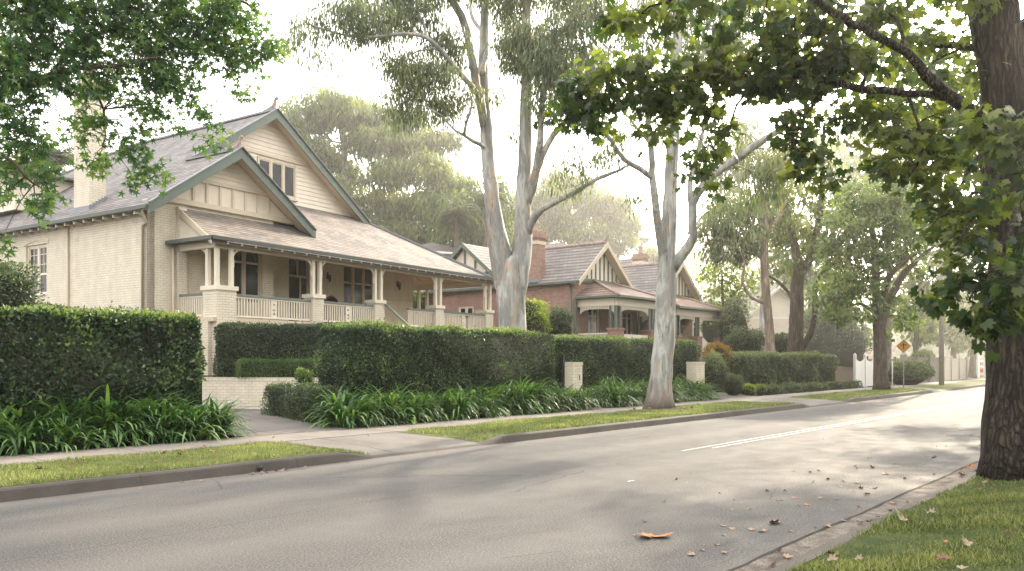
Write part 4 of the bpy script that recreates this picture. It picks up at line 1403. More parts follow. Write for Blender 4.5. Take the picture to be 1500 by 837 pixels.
def brick_cottage(label, t0, dz, gw, vlen, wingy=None, verL=0.0, vroof_hip=True, chim=None, body=16, zA=8.05, ze=5.88, posts=(), main_w=9.0):
    c = empty('brick_house', bloc(t0, 0, dz), BR, label, 'house')
    g0, g1 = -.4, -.4 + gw
    m = (g0 + g1) / 2
    mb = MB()
    wall_x(mb, g0 + .1, .25, 2.4, body, .3, ze - .05, [(9.4, 10.6, 3.1, 4.8)] if wingy else [])
    wall_y(mb, 2.4, .25, g0 + .35, g1 - .2, .3, ze + .0, [(1.05, 2.25, 2.4, 4.6)])
    wall_y(mb, 3.6, .25, g1 - .2, main_w, .3, ze - .05, [(g1 + .1, g1 + 1.1, 2.4, 4.6), (g1 + 1.9, g1 + 3.1, 3.0, 4.6)])
    wall_x(mb, g1 - .45, .25, 2.65, 3.6, .3, ze - .1)
    wall_x(mb, main_w - .25, .25, 3.85, body, .3, ze - .05)
    mb.build('wall', M['brick'], c)
    # roofs
    mb = MB()
    gable_roof(mb, g0 - .12, g1 + .12, 1.9, body, ze - .1, zA)
    if wingy: gable_roof(mb, g0 - .22, main_w, wingy - 2.9, wingy + 2.9, ze + .25, zA + .4, 'x')
    hx0, hx1, hy0, hy1 = m, main_w + .5, 3.2, body + .5
    cx_, cy0, cy1 = (hx0 + hx1) / 2 + .6, 7.5, body - 3.5
    zt_ = zA + 1.0
    mb.slab([(hx0, hy0, ze - .12), (hx1, hy0, ze - .12), (cx_, cy0, zt_)], (0, 0, -.1))
    mb.slab([(hx1, hy0, ze - .12), (hx1, hy1, ze - .12), (cx_, cy1, zt_), (cx_, cy0, zt_)], (0, 0, -.1))
    mb.slab([(hx0, hy1, ze - .12), (hx0, hy0, ze - .12), (cx_, cy0, zt_), (cx_, cy1, zt_)], (0, 0, -.1))
    rf = mb.build('roof', M['tile'], c)
    mb = MB()
    n = int((body - 1.9) / .3)
    for k in range(n): mb.tube([Vector((m, 1.85 + .3 * k, zA + .02)), Vector((m, 1.85 + .3 * k + .31, zA + .05))], [.085, .11], 7)
    mb.build('ridge_tiles', M['terra'], rf)
    mb = MB(); P, R = smooth_path([Vector((m, 2.3, zA + .05)), Vector((m, 1.95, zA + .2)), Vector((m, 1.85, zA + .42)), Vector((m, 1.75, zA + .36))], [.08, .08, .045, .02], .08); mb.tube(P, R, 7)
    mb.build('finial', M['terra'], rf)
    sl = (zA - ze + .1) / (gw / 2 + .12)
    # gable face: stucco and battens
    mb = MB()
    zb = ze + .05
    xa = lambda z: (zA - .14 - z) / sl
    mb.slab([(m - xa(zb), 2.37, zb), (m + xa(zb), 2.37, zb), (m, 2.37, zA - .15)], (0, .12, 0))
    mb.build('gable_panel', M['cream'], c)
    mb = MB()
    mb.box(m - xa(zb) - .1, m + xa(zb) + .1, 2.30, 2.367, zb - .12, zb + .10)
    for k in range(-4, 5):
        x = m + k * .42
        h = zA - .2 - abs(x - m) * sl
        if h > zb + .3: mb.box(x - .04, x + .04, 2.325, 2.367, zb + .1, h)
    mb.build('gable_battens', M['green'], c)
    mb = MB()
    for sx in (-1, 1):
        xe = m + sx * (gw / 2 + .14)
        z2 = zA - (gw / 2 + .14) * sl
        mb.slab([(m, 1.88, zA + .05), (xe, 1.88, z2 + .05), (xe, 1.88, z2 - .22), (m, 1.88, zA - .26)], (0, -.045, 0))
    mb.build('bargeboard', M['tan'], c)
    mb = MB()
    for sx in (-1, 1):
        xe = m + sx * (gw / 2 + .14)
        z2 = zA - (gw / 2 + .14) * sl
        mb.slab([(m, 1.885, zA - .12), (xe, 1.885, z2 - .12), (xe, 2.36, z2 - .12), (m, 2.36, zA - .12)], (0, 0, -.02))
    mb.build('soffit', M['cream'], c)
    mb = MB()
    mb.beam((g0 - .18, 1.9, ze - .14), (g0 - .18, body, ze - .14), .12, .12)
    mb.tube([Vector((g0 + .05, 2.55, ze - .2)), Vector((g0 + .05, 2.55, .3))], .05, 7)
    mb.build('roof_gutter', M['green'], c)
    if wingy:                                                        # gable turned to the side
        y0, y1, yz = wingy - 2.9, wingy + 2.9, zA + .4
        mb = MB(); mb.slab([(g0 + .05, y0 + .3, ze - .05), (g0 + .05, y1 - .3, ze - .05), (g0 + .05, wingy, yz - .2)], (.1, 0, 0)); mb.build('gable_panel', M['cream'], c)
        mb = MB()
        for yy in (y0, y1): mb.slab([(g0 - .22, wingy, yz + .05), (g0 - .22, yy, ze + .30), (g0 - .22, yy, ze + .04), (g0 - .22, wingy, yz - .24)], (-.05, 0, 0))
        for k in (-2, -1, 0, 1, 2):
            yy = wingy + k * .8
            mb.box(g0 - .01, g0 + .046, yy - .06, yy + .06, ze + .0, yz - .3 - abs(k) * .72)
        mb.box(g0 - .012, g0 + .045, y0 + .5, y1 - .5, ze + .0, ze + .14)
        mb.build('bargeboard', M['green'], c)
    # verandah
    vg = 4.95
    vx0, vx1 = verL, vlen
    mb = MB()
    mb.slab([(vx0 - .25, -.3, vg), (vx1 + .25, -.3, vg), (vx1 - 1.9, 2.38, vg + 1.0), (vx0 + 1.6, 2.38, vg + 1.0)], (0, 0, -.08))
    mb.slab([(vx0 - .25, 2.38, vg), (vx0 - .25, -.3, vg), (vx0 + 1.6, 2.38, vg + 1.0)], (0, 0, -.08))
    mb.slab([(vx1 + .25, -.3, vg), (vx1 + .25, 6, vg), (vx1 - 1.9, 6, vg + 1.0), (vx1 - 1.9, 2.38, vg + 1.0)], (0, 0, -.08))
    vr = mb.build('verandah_roof', M['pink_tile'], c)
    mb = MB()
    mb.tube([Vector((vx0 - .25, -.3, vg + .04)), Vector((vx0 + 1.6, 2.38, vg + 1.04))], .08, 7); mb.tube([Vector((vx1 + .25, -.3, vg + .04)), Vector((vx1 - 1.9, 2.38, vg + 1.04))], .08, 7)
    mb.build('hip_tiles', M['terra'], vr)
    mb = MB(); mb.beam((vx0 - .3, -.36, vg - .04), (vx1 + .3, -.36, vg - .04), .11, .11); mb.beam((vx0 - .3, -.36, vg - .04), (vx0 - .3, 2.3, vg - .04), .11, .11)
    mb.build('roof_gutter', M['green'], vr)
    mb = MB(); mb.box(vx0, vx1, -.06, .06, vg - .5, vg - .12); mb.box(vx0 - .06, vx0 + .06, .065, 2.3, vg - .5, vg - .12); mb.box(vx1 - .06, vx1 + .06, .065, 6, vg - .5, vg - .12)
    mb.build('verandah_beam', M['cream'], c)
    mb = MB(); mb.box(vx0, vx1, -.05, 3.58, 2.15, 2.35); mb.slab([(vx0, 0, vg - .1), (vx1, 0, vg - .1), (vx1, 3.55, vg + .02), (vx0, 3.55, vg + .02)], (0, 0, .03)); mb.build('verandah_floor', M['bench'], c)
    mb = MB(); wall_y(mb, -.1, .2, vx0, vx1, .3, 2.15); wall_x(mb, vx0 - .05, .2, .1, 2.38, .3, 2.15); mb.build('verandah_base', M['brick'], c)
    mb = MB()
    xs = [x for x in posts]
    segs = list(zip(xs[:-1], xs[1:]))
    for a, b in segs:                                                # fretwork valance with drooping ends
        a2, b2 = a + .35, b - .1
        x = a2
        while x < b2:
            t = (x - a2) / (b2 - a2)
            dr = .16 + .32 * (abs(2 * t - 1) ** 5)
            mb.box(x, x + .06, -.02, .02, vg - .5 - dr, vg - .503)
            x += .10
    mb.build('valance', M['cream'], c)
    mb = MB()
    y = .1
    while y < 2.2:
        t = y / 2.2; mb.box(vx0 - .02, vx0 + .02, y, y + .06, vg - .5 - .16 - .32 * abs(2 * t - 1) ** 5, vg - .503); y += .10
    mb.build('valance', M['cream'], c)
    for i, x in enumerate(posts):
        wd = .62
        mb = MB(); mb.box(x - .1, x + wd - .1, -.18, .42, .3, 3.2); mb.box(x - .14, x + wd - .06, -.22, .46, 3.203, 3.30); mb.build('pillar', M['brick'], c)
        for dx, dy in (((0, 0), (.4, 0), (0, .3)) if i == 0 else ((.02, 0), (.36, 0))):
            mb = MB(); mb.box(x + dx - .06, x + dx + .06, dy - .06, dy + .06, 3.303, vg - .505); mb.build('post', M['green'], c)
    mb = MB(); mb.box(vx0 - .4, vx0 - .28, 2.2, 2.32, .3, vg - .1); mb.build('post', M['green'], c)
    mb = MB()
    for j, (a, b) in enumerate(segs):
        if j == 0: mb.box(a + .55, b - .12, -.02, .08, 2.36, 3.0)
        else: mb.box(a + .55, b - .12, -.02, .08, 2.36, 2.95)
    mb.build('parapet', M['cream'], c)
    mb = MB()
    y = .45
    while y < 2.2: mb.box(vx0, vx0 + .04, y, y + .05, 2.36, 2.98); y += .11
    mb.box(vx0 - .03, vx0 + .07, .43, 2.3, 2.983, 3.06)
    mb.build('balustrade', M['cream'], c)
    for u0, u1, y, z0, z1 in ((1.05, 2.25, 2.45, 2.4, 4.6), (g1 + 1.9, g1 + 3.1, 3.65, 3.0, 4.6)):
        window('window', lambda u, d, z, y=y: (u, y + d, z), u0, u1, z0, z1, 2, .75, mats=('cream', 'glass'), parent=c, sill=False)
    mb = MB(); mb.box(g1 + .1, g1 + 1.1, 3.65, 3.7, 2.4, 4.6); mb.build('door', M['sash_in'], c)
    if wingy: window('window', lambda u, d, z: (g0 + .14 + d, u, z), 9.4, 10.6, 3.1, 4.8, 2, mats=('cream', 'glass'), parent=c, sill=False)
    if chim:
        x, y, zb, zt_ = chim
        mb = MB()
        mb.box(x, x + .75, y, y + .75, zb, zt_)
        mb.box(x - .04, x + .79, y - .04, y + .79, zt_ + .003, zt_ + .12)
        mb.box(x - .10, x + .85, y - .10, y + .85, zt_ + .123, zt_ + .30)
        mb.box(x - .03, x + .78, y - .03, y + .78, zt_ + .303, zt_ + .50)
        ch = mb.build('chimney', M['brick'], rf)
        mb = MB(); mb.box(x - .03, x + .78, y - .03, y + .78, zt_ - .22, zt_ - .03); mb.build('band', M['tan'], ch)
        mb = MB(); mb.lathe([(.17, 0), (.14, .1), (.12, .4), (.17, .46), (.16, .55), (.1, .56)], (x + .38, y + .38, zt_ + .5)); mb.build('chimney_pot', M['terra'], ch)
        mb = MB(); mb.box(x - .06, x + .81, y - .06, y + .81, zb - .05, zb + .14); mb.build('flashing', M['lead'], ch)
    return c


brick_cottage('red brick house with chimney nearest the cream house, cream battened gable', 0, 0, 5.2, 5.4, wingy=10.0, chim=(-.55, 4.6, 5.9, 8.15), posts=(0, 3.4), body=17, main_w=8.4)
brick_cottage('red brick house beyond the second gum trunk, gable above a long verandah', 8.9, -.22, 5.2, 4.15, verL=-2.4, chim=(4.7, 6.2, 6.5, 8.75), posts=(-2.4, .15, 3.7), body=14, main_w=7.0)
# low rear wing seen under the cream verandah
c = empty('brick_outhouse', px(655, 480, 62), BR - .25, 'low red brick outbuilding with pink tiled roof seen through the verandah', 'outbuilding')
c.location.z = 1.0
mb = MB(); wall_y(mb, 0, .25, -5, 6, 0, 3.4, [(-1.0, 1.2, 1.4, 2.9)]); wall_x(mb, -5, .25, .25, 5, 0, 3.4); mb.build('wall', M['brick'], c)
mb = MB(); mb.slab([(-5.5, -.5, 3.35), (6.5, -.5, 3.35), (5, 3, 4.7), (-4, 3, 4.7)], (0, 0, -.1)); mb.build('roof', M['pink_tile'], c)
mb = MB(); mb.beam((-5.5, -.56, 3.3), (6.5, -.56, 3.3), .12, .14); mb.build('roof_gutter', M['green'], c)
window('window', lambda u, d, z: (u, .05 + d, z), -1.0, 1.2, 1.4, 2.9, 3, mats=('cream', 'glass'), parent=c, sill=False)


def far_house(label, p, rz, w, dpt, ze, zr_, wall, roof, hip=True, win=(), name='house', z0=0):
    c = empty(name, (p.x, p.y, z0), rz, label, 'house')
    mb = MB(); wall_y(mb, 0, .25, 0, w, 0, ze, [tuple(q) for q in win]); wall_x(mb, 0, .25, .25, dpt, 0, ze); wall_x(mb, w - .25, .25, .25, dpt, 0, ze); mb.build('wall', wall, c)
    mb = MB()
    o = .5
    if hip:
        i = dpt / 2
        a, b, cc, d = (-o, -o, ze), (w + o, -o, ze), (w + o, dpt + o, ze), (-o, dpt + o, ze)
        e, f_ = (min(i, w / 2 - .1), dpt / 2, zr_), (max(w - i, w / 2 + .1), dpt / 2, zr_)
        mb.slab([a, b, f_, e], (0, 0, -.12)); mb.slab([b, cc, f_], (0, 0, -.12)); mb.slab([d, a, e], (0, 0, -.12)); mb.slab([cc, d, e, f_], (0, 0, -.12))
    else:
        gable_roof(mb, -o, w + o, -o, dpt + o, ze - .1, zr_)
        mb.slab([(0, 0, ze - .03), (w, 0, ze - .03), (w / 2, 0, zr_ - .3)], (0, .1, 0), 1)
        for q in ((-o), (w + o)): mb.slab([(w / 2, -o - .02, zr_ + .05), (q, -o - .02, ze - .05), (q, -o - .02, ze - .35), (w / 2, -o - .02, zr_ - .28)], (0, -.06, 0), 2)
    mb.build('roof', [roof, M['render'], M['white']], c)
    mb = MB(); mb.beam((-o - .05, -o - .05, ze - .06), (w + o, -o - .05, ze - .06), .12, .14); mb.build('roof_gutter', M['white'], c)
    for q in win: window('window', lambda u, d, z: (u, .05 + d, z), *q, 2, .5, mats=('white', 'glass'), parent=c, sill=False)
    return c


far_house('two storey cream house with flat brown eaves behind the cream house', px(604, 480, 57), .5, 5.0, 5, 9.4, 10.5, M['render'], M['tile'], win=[(3.2, 4.4, 7.4, 8.9)], name='two_storey_house')
far_house('pale rendered house with purple tinted window right of the brick gables', px(1016, 480, 66), BR - .3, 4.5, 8, 6.5, 8.2, M['render'], M['pink_tile'], win=[(.4, 1.8, 4.6, 6.1)])
far_house('pale gabled house with pinkish tiled roof behind the two street trunks', px(1094, 480, 74), BR - .75, 6.0, 8, 5.6, 8.6, M['render'], M['tile'], hip=False, win=[(1.2, 2.8, 3.0, 4.8)])
far_house('grey roofed house far down the street behind the trees', px(1180, 480, 92), BR - .6, 9.0, 8, 5.5, 8.4, M['brick'], M['tile'], win=[(2, 3.6, 2, 4)])

# ------------------------------------------------------------------ fences, gates, street furniture
c = empty('white_gate', rd(46.6, 15.0, .1), ROAD, 'white timber gate with scalloped top across a driveway left of the plane tree', 'gate')
for x in (0, 1.75, 3.5):
    mb = MB(); mb.box(x - .07, x + .07, -.07, .07, 0, 1.82); mb.lathe([(.10, 0), (.10, .03), (.04, .1), (.01, .14)], (x, 0, 1.82), 8); mb.build('post', M['white'], c)
for x0 in (.075, 1.825):
    mb = MB()
    n = 16
    for k in range(n):
        t = (k + .5) / n
        x = x0 + 1.6 * k / n
        mb.box(x + .003, x + .097, -.02, .02, .05, 1.72 - .24 * math.sin(math.pi * t) ** .7)
    mb.box(x0, x0 + 1.6, .021, .06, .3, .42); mb.box(x0, x0 + 1.6, .021, .06, 1.15, 1.27)
    mb.build('gate_leaf', M['white'], c)
c = empty('dark_gate', rd(44.9, 16.0, .1), ROAD, 'dark green boarded gate between the grey hedge and the white gate', 'gate')
mb = MB()
for k in range(15): mb.box(.1 * k + .0, .1 * k + .095, 0, .03, 0, 1.75)
mb.build('boards', M['fence_dark'], c)
mb = MB(); mb.box(-.05, 1.6, -.03, .05, 1.753, 1.82); mb.build('top_rail', M['tan'], c)


def fence(label, s0, s1, n, h, mat, w=.14, posts=2.4, z0=.1, name='paling_fence'):
    c = empty(name, rd(s0, n, z0), ROAD, label, 'fence')
    mb = MB()
    x = 0
    while x < s1 - s0: mb.box(x, x + w - .012, 0, .025, 0, h + RNG.uniform(-.015, .015)); x += w
    mb.build('palings', mat, c)
    x = 0
    while x <= s1 - s0:
        mb = MB(); mb.box(x - .07, x + .07, -.10, -.003, 0, h + .14); mb.box(x - .09, x + .09, -.12, .02, h + .143, h + .18); mb.build('post', mat, c); x += posts
    return c


fence('weathered grey paling fence behind the power pole', 56.5, 66, 15.1, 1.75, M['fence'], posts=3.1)
fence('cream paling fence beyond the grey paling fence', 66.6, 77, 15.1, 1.7, M['fence_cream'], posts=2.6)
fence('dark stained fence behind the creeper mound near the sign', 50.6, 56.2, 15.6, 1.6, M['fence_dark'], posts=2.8)
fence('far white fence beside the red car', 84, 100, 15.0, 1.1, M['white'], w=.2, posts=3.0, name='white_fence')
for s in (78.5, 82.5):
    c = empty('white_gatepost', rd(s, 15.0, .1), ROAD, 'far white gate post, %s of the pair before the red car' % ('nearer' if s < 80 else 'farther'), 'gate post')
    mb = MB(); mb.box(0, .4, 0, .4, 0, 2.1); mb.build('shaft', M['white'], c)
    mb = MB(); mb.box(-.06, .46, -.06, .46, 2.103, 2.25); mb.build('cap', M['white'], c)
# red car parked far off
c = empty('parked_car', rd(90, 16.8, .12), ROAD + .2, 'small red car parked far down the street behind a white fence', 'car')
prof = [(-2.0, .35), (-2.05, .75), (-1.75, .95), (-1.05, 1.0), (-.55, 1.42), (.75, 1.45), (1.35, 1.02), (1.95, .92), (2.1, .7), (2.08, .35)]
mb = MB(); mb.slab([(x, -.82, z) for x, z in prof], (0, 1.64, 0)); mb.build('body', M['red'], c)
mb = MB()
mb.slab([(-.98, -.826, 1.0), (-.52, -.826, 1.36), (.70, -.826, 1.39), (1.22, -.826, 1.02)], (0, .004, 0)); mb.slab([(-1.0, -.7, 1.03), (-.60, -.7, 1.40), (-.60, .7, 1.40), (-1.0, .7, 1.03)], (-.015, 0, .01))
mb.build('window', M['glass'], c)
for x in (-1.3, 1.35):
    for y in (-.78, .78):
        mb = MB(); mb.tube([Vector((x, y - .1, .32)), Vector((x, y + .1, .32))], .32, 16); wq = mb.build('wheel', M['tyre'], c)
        mb = MB(); mb.tube([Vector((x, y - .11, .32)), Vector((x, y + .11, .32))], .19, 12); mb.build('rim', M['steel'], wq)

# power pole
q = rd(51.6, 11.75, .1)
c = empty('power_pole', q, ROAD, 'grey timber power pole on the verge down the street', 'power pole')
mb = MB(); mb.tube([Vector((0, 0, 0)), Vector((0, 0, 5)), Vector((0, 0, 10.5))], [.155, .14, .11], 12); mb.build('shaft', M['pole'], c)
mb = MB(); mb.box(-1.1, 1.1, -.16, -.12 + .1, 9.6, 9.72); mb.build('crossarm', M['pole'], c)
for x in (-1, -.4, .4, 1):
    mb = MB(); mb.lathe([(.03, 0), (.05, .03), (.05, .12), (.02, .16)], (x, -.1, 9.72), 8); mb.build('insulator', M['white'], c)
mb = MB(); mb.box(-.06, .06, -.165, -.15, 1.8, 2.5); mb.build('label_plate', M['white'], c)
# warning sign
q = rd(46.0, 12.3, .1)
c = empty('road_sign', q, math.atan2(q.y, q.x) - math.pi / 2, 'orange yellow diamond warning sign on a thin post by the plane tree', 'road sign')
mb = MB(); mb.tube([Vector((0, .04, 0)), Vector((0, .04, 2.75))], .03, 8); mb.build('post', M['steel'], c)
mb = MB(); mb.slab([(0, 0, 1.93), (.36, 0, 2.30), (0, 0, 2.67), (-.36, 0, 2.30)], (0, .01, 0)); sg = mb.build('sign_plate', M['sign'], c)
mb = MB(); mb.beam((0, -.006, 2.15), (0, -.006, 2.48), .05, .004, up=(0, 1, 0)); mb.beam((-.14, -.006, 2.36), (.14, -.006, 2.36), .004, .05)
for (a, b) in (((0, 1.98), (.31, 2.30)), ((.31, 2.30), (0, 2.62)), ((0, 2.62), (-.31, 2.30)), ((-.31, 2.30), (0, 1.98))): mb.beam((a[0], -.005, a[1]), (b[0], -.005, b[1]), .004, .014, up=(0, 0, 1))
mb.build('sign_symbol', M['black'], sg)
mb = MB(); mb.box(-.17, .17, -.0, .01, 1.52, 1.84); mb.build('lower_plate', M['fence_cream'], c)
q = rd(45.6, 12.75, .1)
c = empty('marker_post', q, 0, 'thin pale post standing just behind the diamond warning sign', 'post')
mb = MB(); mb.tube([Vector((0, 0, 0)), Vector((0, 0, 1.5))], .03, 8); mb.build('shaft', M['white'], c)
mb = MB(); mb.lathe([(.032, 0), (.035, .04), (.01, .05)], (0, 0, 1.5), 8); mb.build('cap', M['steel'], c)

# ------------------------------------------------------------------ fallen leaves
LV = []
for k, (mat, curl) in enumerate((('leaf_brown', .5), ('leaf_tan', .35), ('leaf_orange', .3), ('leaf_dark', .6), ('leaf_tan', .6))):
    pts, fs = MAPLE
    mb = MB()
    vv = []
    for x, y, z in pts:
        y2 = y - .35
        r = math.hypot(x, y2)
        a = math.atan2(y2, x)
        vv.append((x * (1 - .25 * curl), y2 * .8, .03 + curl * r * r * (1.0 + .8 * math.sin(2 * a + k)) * .9))
    mb.add(vv, fs)
    mb.add([(0, -.3, .04), (.015, -.3, .04), (.03, -.75, .02), (.015, -.75, .02)], [(0, 1, 2, 3)])
    me = mb.mesh('fallen_leaf'); me.materials.append(M[mat]); LV.append(me)


def drop(k, s, n, z, size, label, group):
    o = bpy.data.objects.new('fallen_leaf', LV[k]); COL.objects.link(o)
    o.location = rd(s, n, z); o.scale = (size,) * 3
    o.rotation_euler = (RNG.normal(0, .15), RNG.normal(0, .15), RNG.uniform(0, 6.28))
    tag(o, label, 'leaf', group)


def gpx(x, y, z=0.0):
    Y = F * (EYE - z) / (y - HZ); X = (x - CX) / F * Y
    return .6547 * X + .7559 * Y, -.7559 * X + .6547 * Y


road_spots = [(1132, 767, 1, .16), (1116, 779, 1, .09), (1183, 740, 2, .07), (1163, 730, 2, .06), (1125, 720, 3, .06), (1071, 747, 1, .05), (1060, 771, 1, .06), (1072, 775, 1, .06),
              (1100, 777, 1, .07), (1050, 799, 1, .05), (1062, 811, 1, .06), (1015, 814, 1, .08), (1028, 807, 1, .05), (1150, 720, 3, .05), (1190, 707, 0, .06), (1200, 731, 1, .08), (1225, 732, 1, .06),
              (1214, 703, 0, .09), (1257, 708, 1, .08), (1261, 717, 3, .07), (1270, 725, 0, .09), (1283, 716, 0, .09), (1232, 714, 1, .06), (1280, 686, 3, .10), (1300, 695, 1, .12), (1327, 702, 0, .08),
              (1255, 687, 3, .04), (1310, 680, 0, .06), (1367, 672, 3, .10), (1195, 773, 1, .05), (1140, 735, 0, .05), (1097, 747, 1, .05), (1157, 779, 1, .05), (1170, 742, 3, .04), (1340, 660, 0, .05), (1385, 655, 3, .05)]
for x, y, k, z in road_spots:
    s, n = gpx(x, y)
    drop(k, s, n, .004, z * 1.15, 'small curled dry leaf scattered on the asphalt near the right hand gutter', 'dry leaves scattered on the road')
for i in range(45):
    s, n = RNG.uniform(6, 22), 2.9 + abs(RNG.normal(0, 1.3))
    drop(int(RNG.integers(5)), s, n, .004, RNG.uniform(.03, .07), 'small curled dry leaf scattered on the asphalt near the right hand gutter', 'dry leaves scattered on the road')
for i in range(45):
    s, n = RNG.uniform(5.5, 18), RNG.uniform(2.5, 2.85)
    drop(int(RNG.integers(5)), s, n, .012, RNG.uniform(.05, .13), 'dry leaf lying in the near concrete gutter', 'dry leaves in the near gutter')
for i in range(85):
    s, n = RNG.uniform(5.5, 14), 2.35 - 3.2 * RNG.uniform(0, 1)
    drop(int(RNG.choice([0, 0, 1, 3, 4, 4, 0, 2])), s, n, near(s, n) + .06, RNG.uniform(.06, .135), 'dry curled leaf resting on the grass beside the big dark trunk', 'dry leaves on the near grass')
for i in range(20):
    s, n = RNG.uniform(-1, 8), RNG.uniform(10.9, 12.9)
    drop(int(RNG.choice([0, 1, 4, 2])), s, n, vz(s, n) + .03, RNG.uniform(.07, .14), 'dry leaf on the left verge grass by the kerb', 'dry leaves on the left verge')
for i in range(30):
    s = RNG.uniform(5.2, 7.2) if i < 14 else RNG.uniform(-1, 30)
    drop(int(RNG.choice([0, 1, 4])), s, 10.5 - abs(RNG.normal(0, .08)), .004, RNG.uniform(.04, .10), 'small dry leaf against the foot of the far kerb', 'dry leaves along the far kerb')
for i in range(10):
    s, n = RNG.uniform(8.6, 12), RNG.uniform(11.5, 19)
    drop(int(RNG.choice([1, 4])), s, n, .165, RNG.uniform(.04, .08), 'pale dry leaf on the concrete driveway', 'dry leaves on the driveway')
for i in range(34):
    a, r = RNG.uniform(0, 6.28), abs(RNG.normal(0, .7)) + .45
    s, n = 21.4 + r * math.cos(a) * 1.3, 12.4 + r * math.sin(a)
    if 10.9 < n < 12.9: drop(int(RNG.choice([0, 3, 1])), s, n, vz(s, n) + .05, RNG.uniform(.07, .13), 'dead leaf in the litter round the foot of the verge gum', 'leaf litter at the foot of the verge gum')
s, n = gpx(950, 788)
for k, (ds, dn) in enumerate(((0, 0), (.10, -.07))):
    o = bpy.data.objects.new('fallen_leaf', LV[2]); COL.objects.link(o)
    o.location = rd(s + ds, n + dn, .01); o.scale = (.25, .22, .13); o.rotation_euler = (.15, .1, 1.2 + 2.2 * k)
    tag(o, ('large bright orange leaf lying alone on the near road', 'orange leaf curled over the end of the large orange leaf on the road')[k], 'leaf')
# stump pipe in the kerb
s, n = gpx(350, 690)
mb = MB(); p = (6.55, 10.60, .045)
mb.tube([Vector((6.55, 10.592, .06)), Vector((6.55, 10.75, .06))], .05, 12)
tag(mb.build('drain_pipe', M['black'], None, rz=ROAD), 'small black round drain outlet in the left kerb face', 'drain')
# ------------------------------------------------------------------ trees
def Lb(*pts):
    """A limb from (bearing x, elevation y, distance, width) stations."""
    return [(px(x, y, Y), w / 2 * Y / F) for x, y, Y, w in pts]


def B(x, y, Y, rx, ry, w=1.0):
    return (px(x, y, Y), rx * Y / F, ry * Y / F, w)


def BB(l): return [B(*q) for q in l]


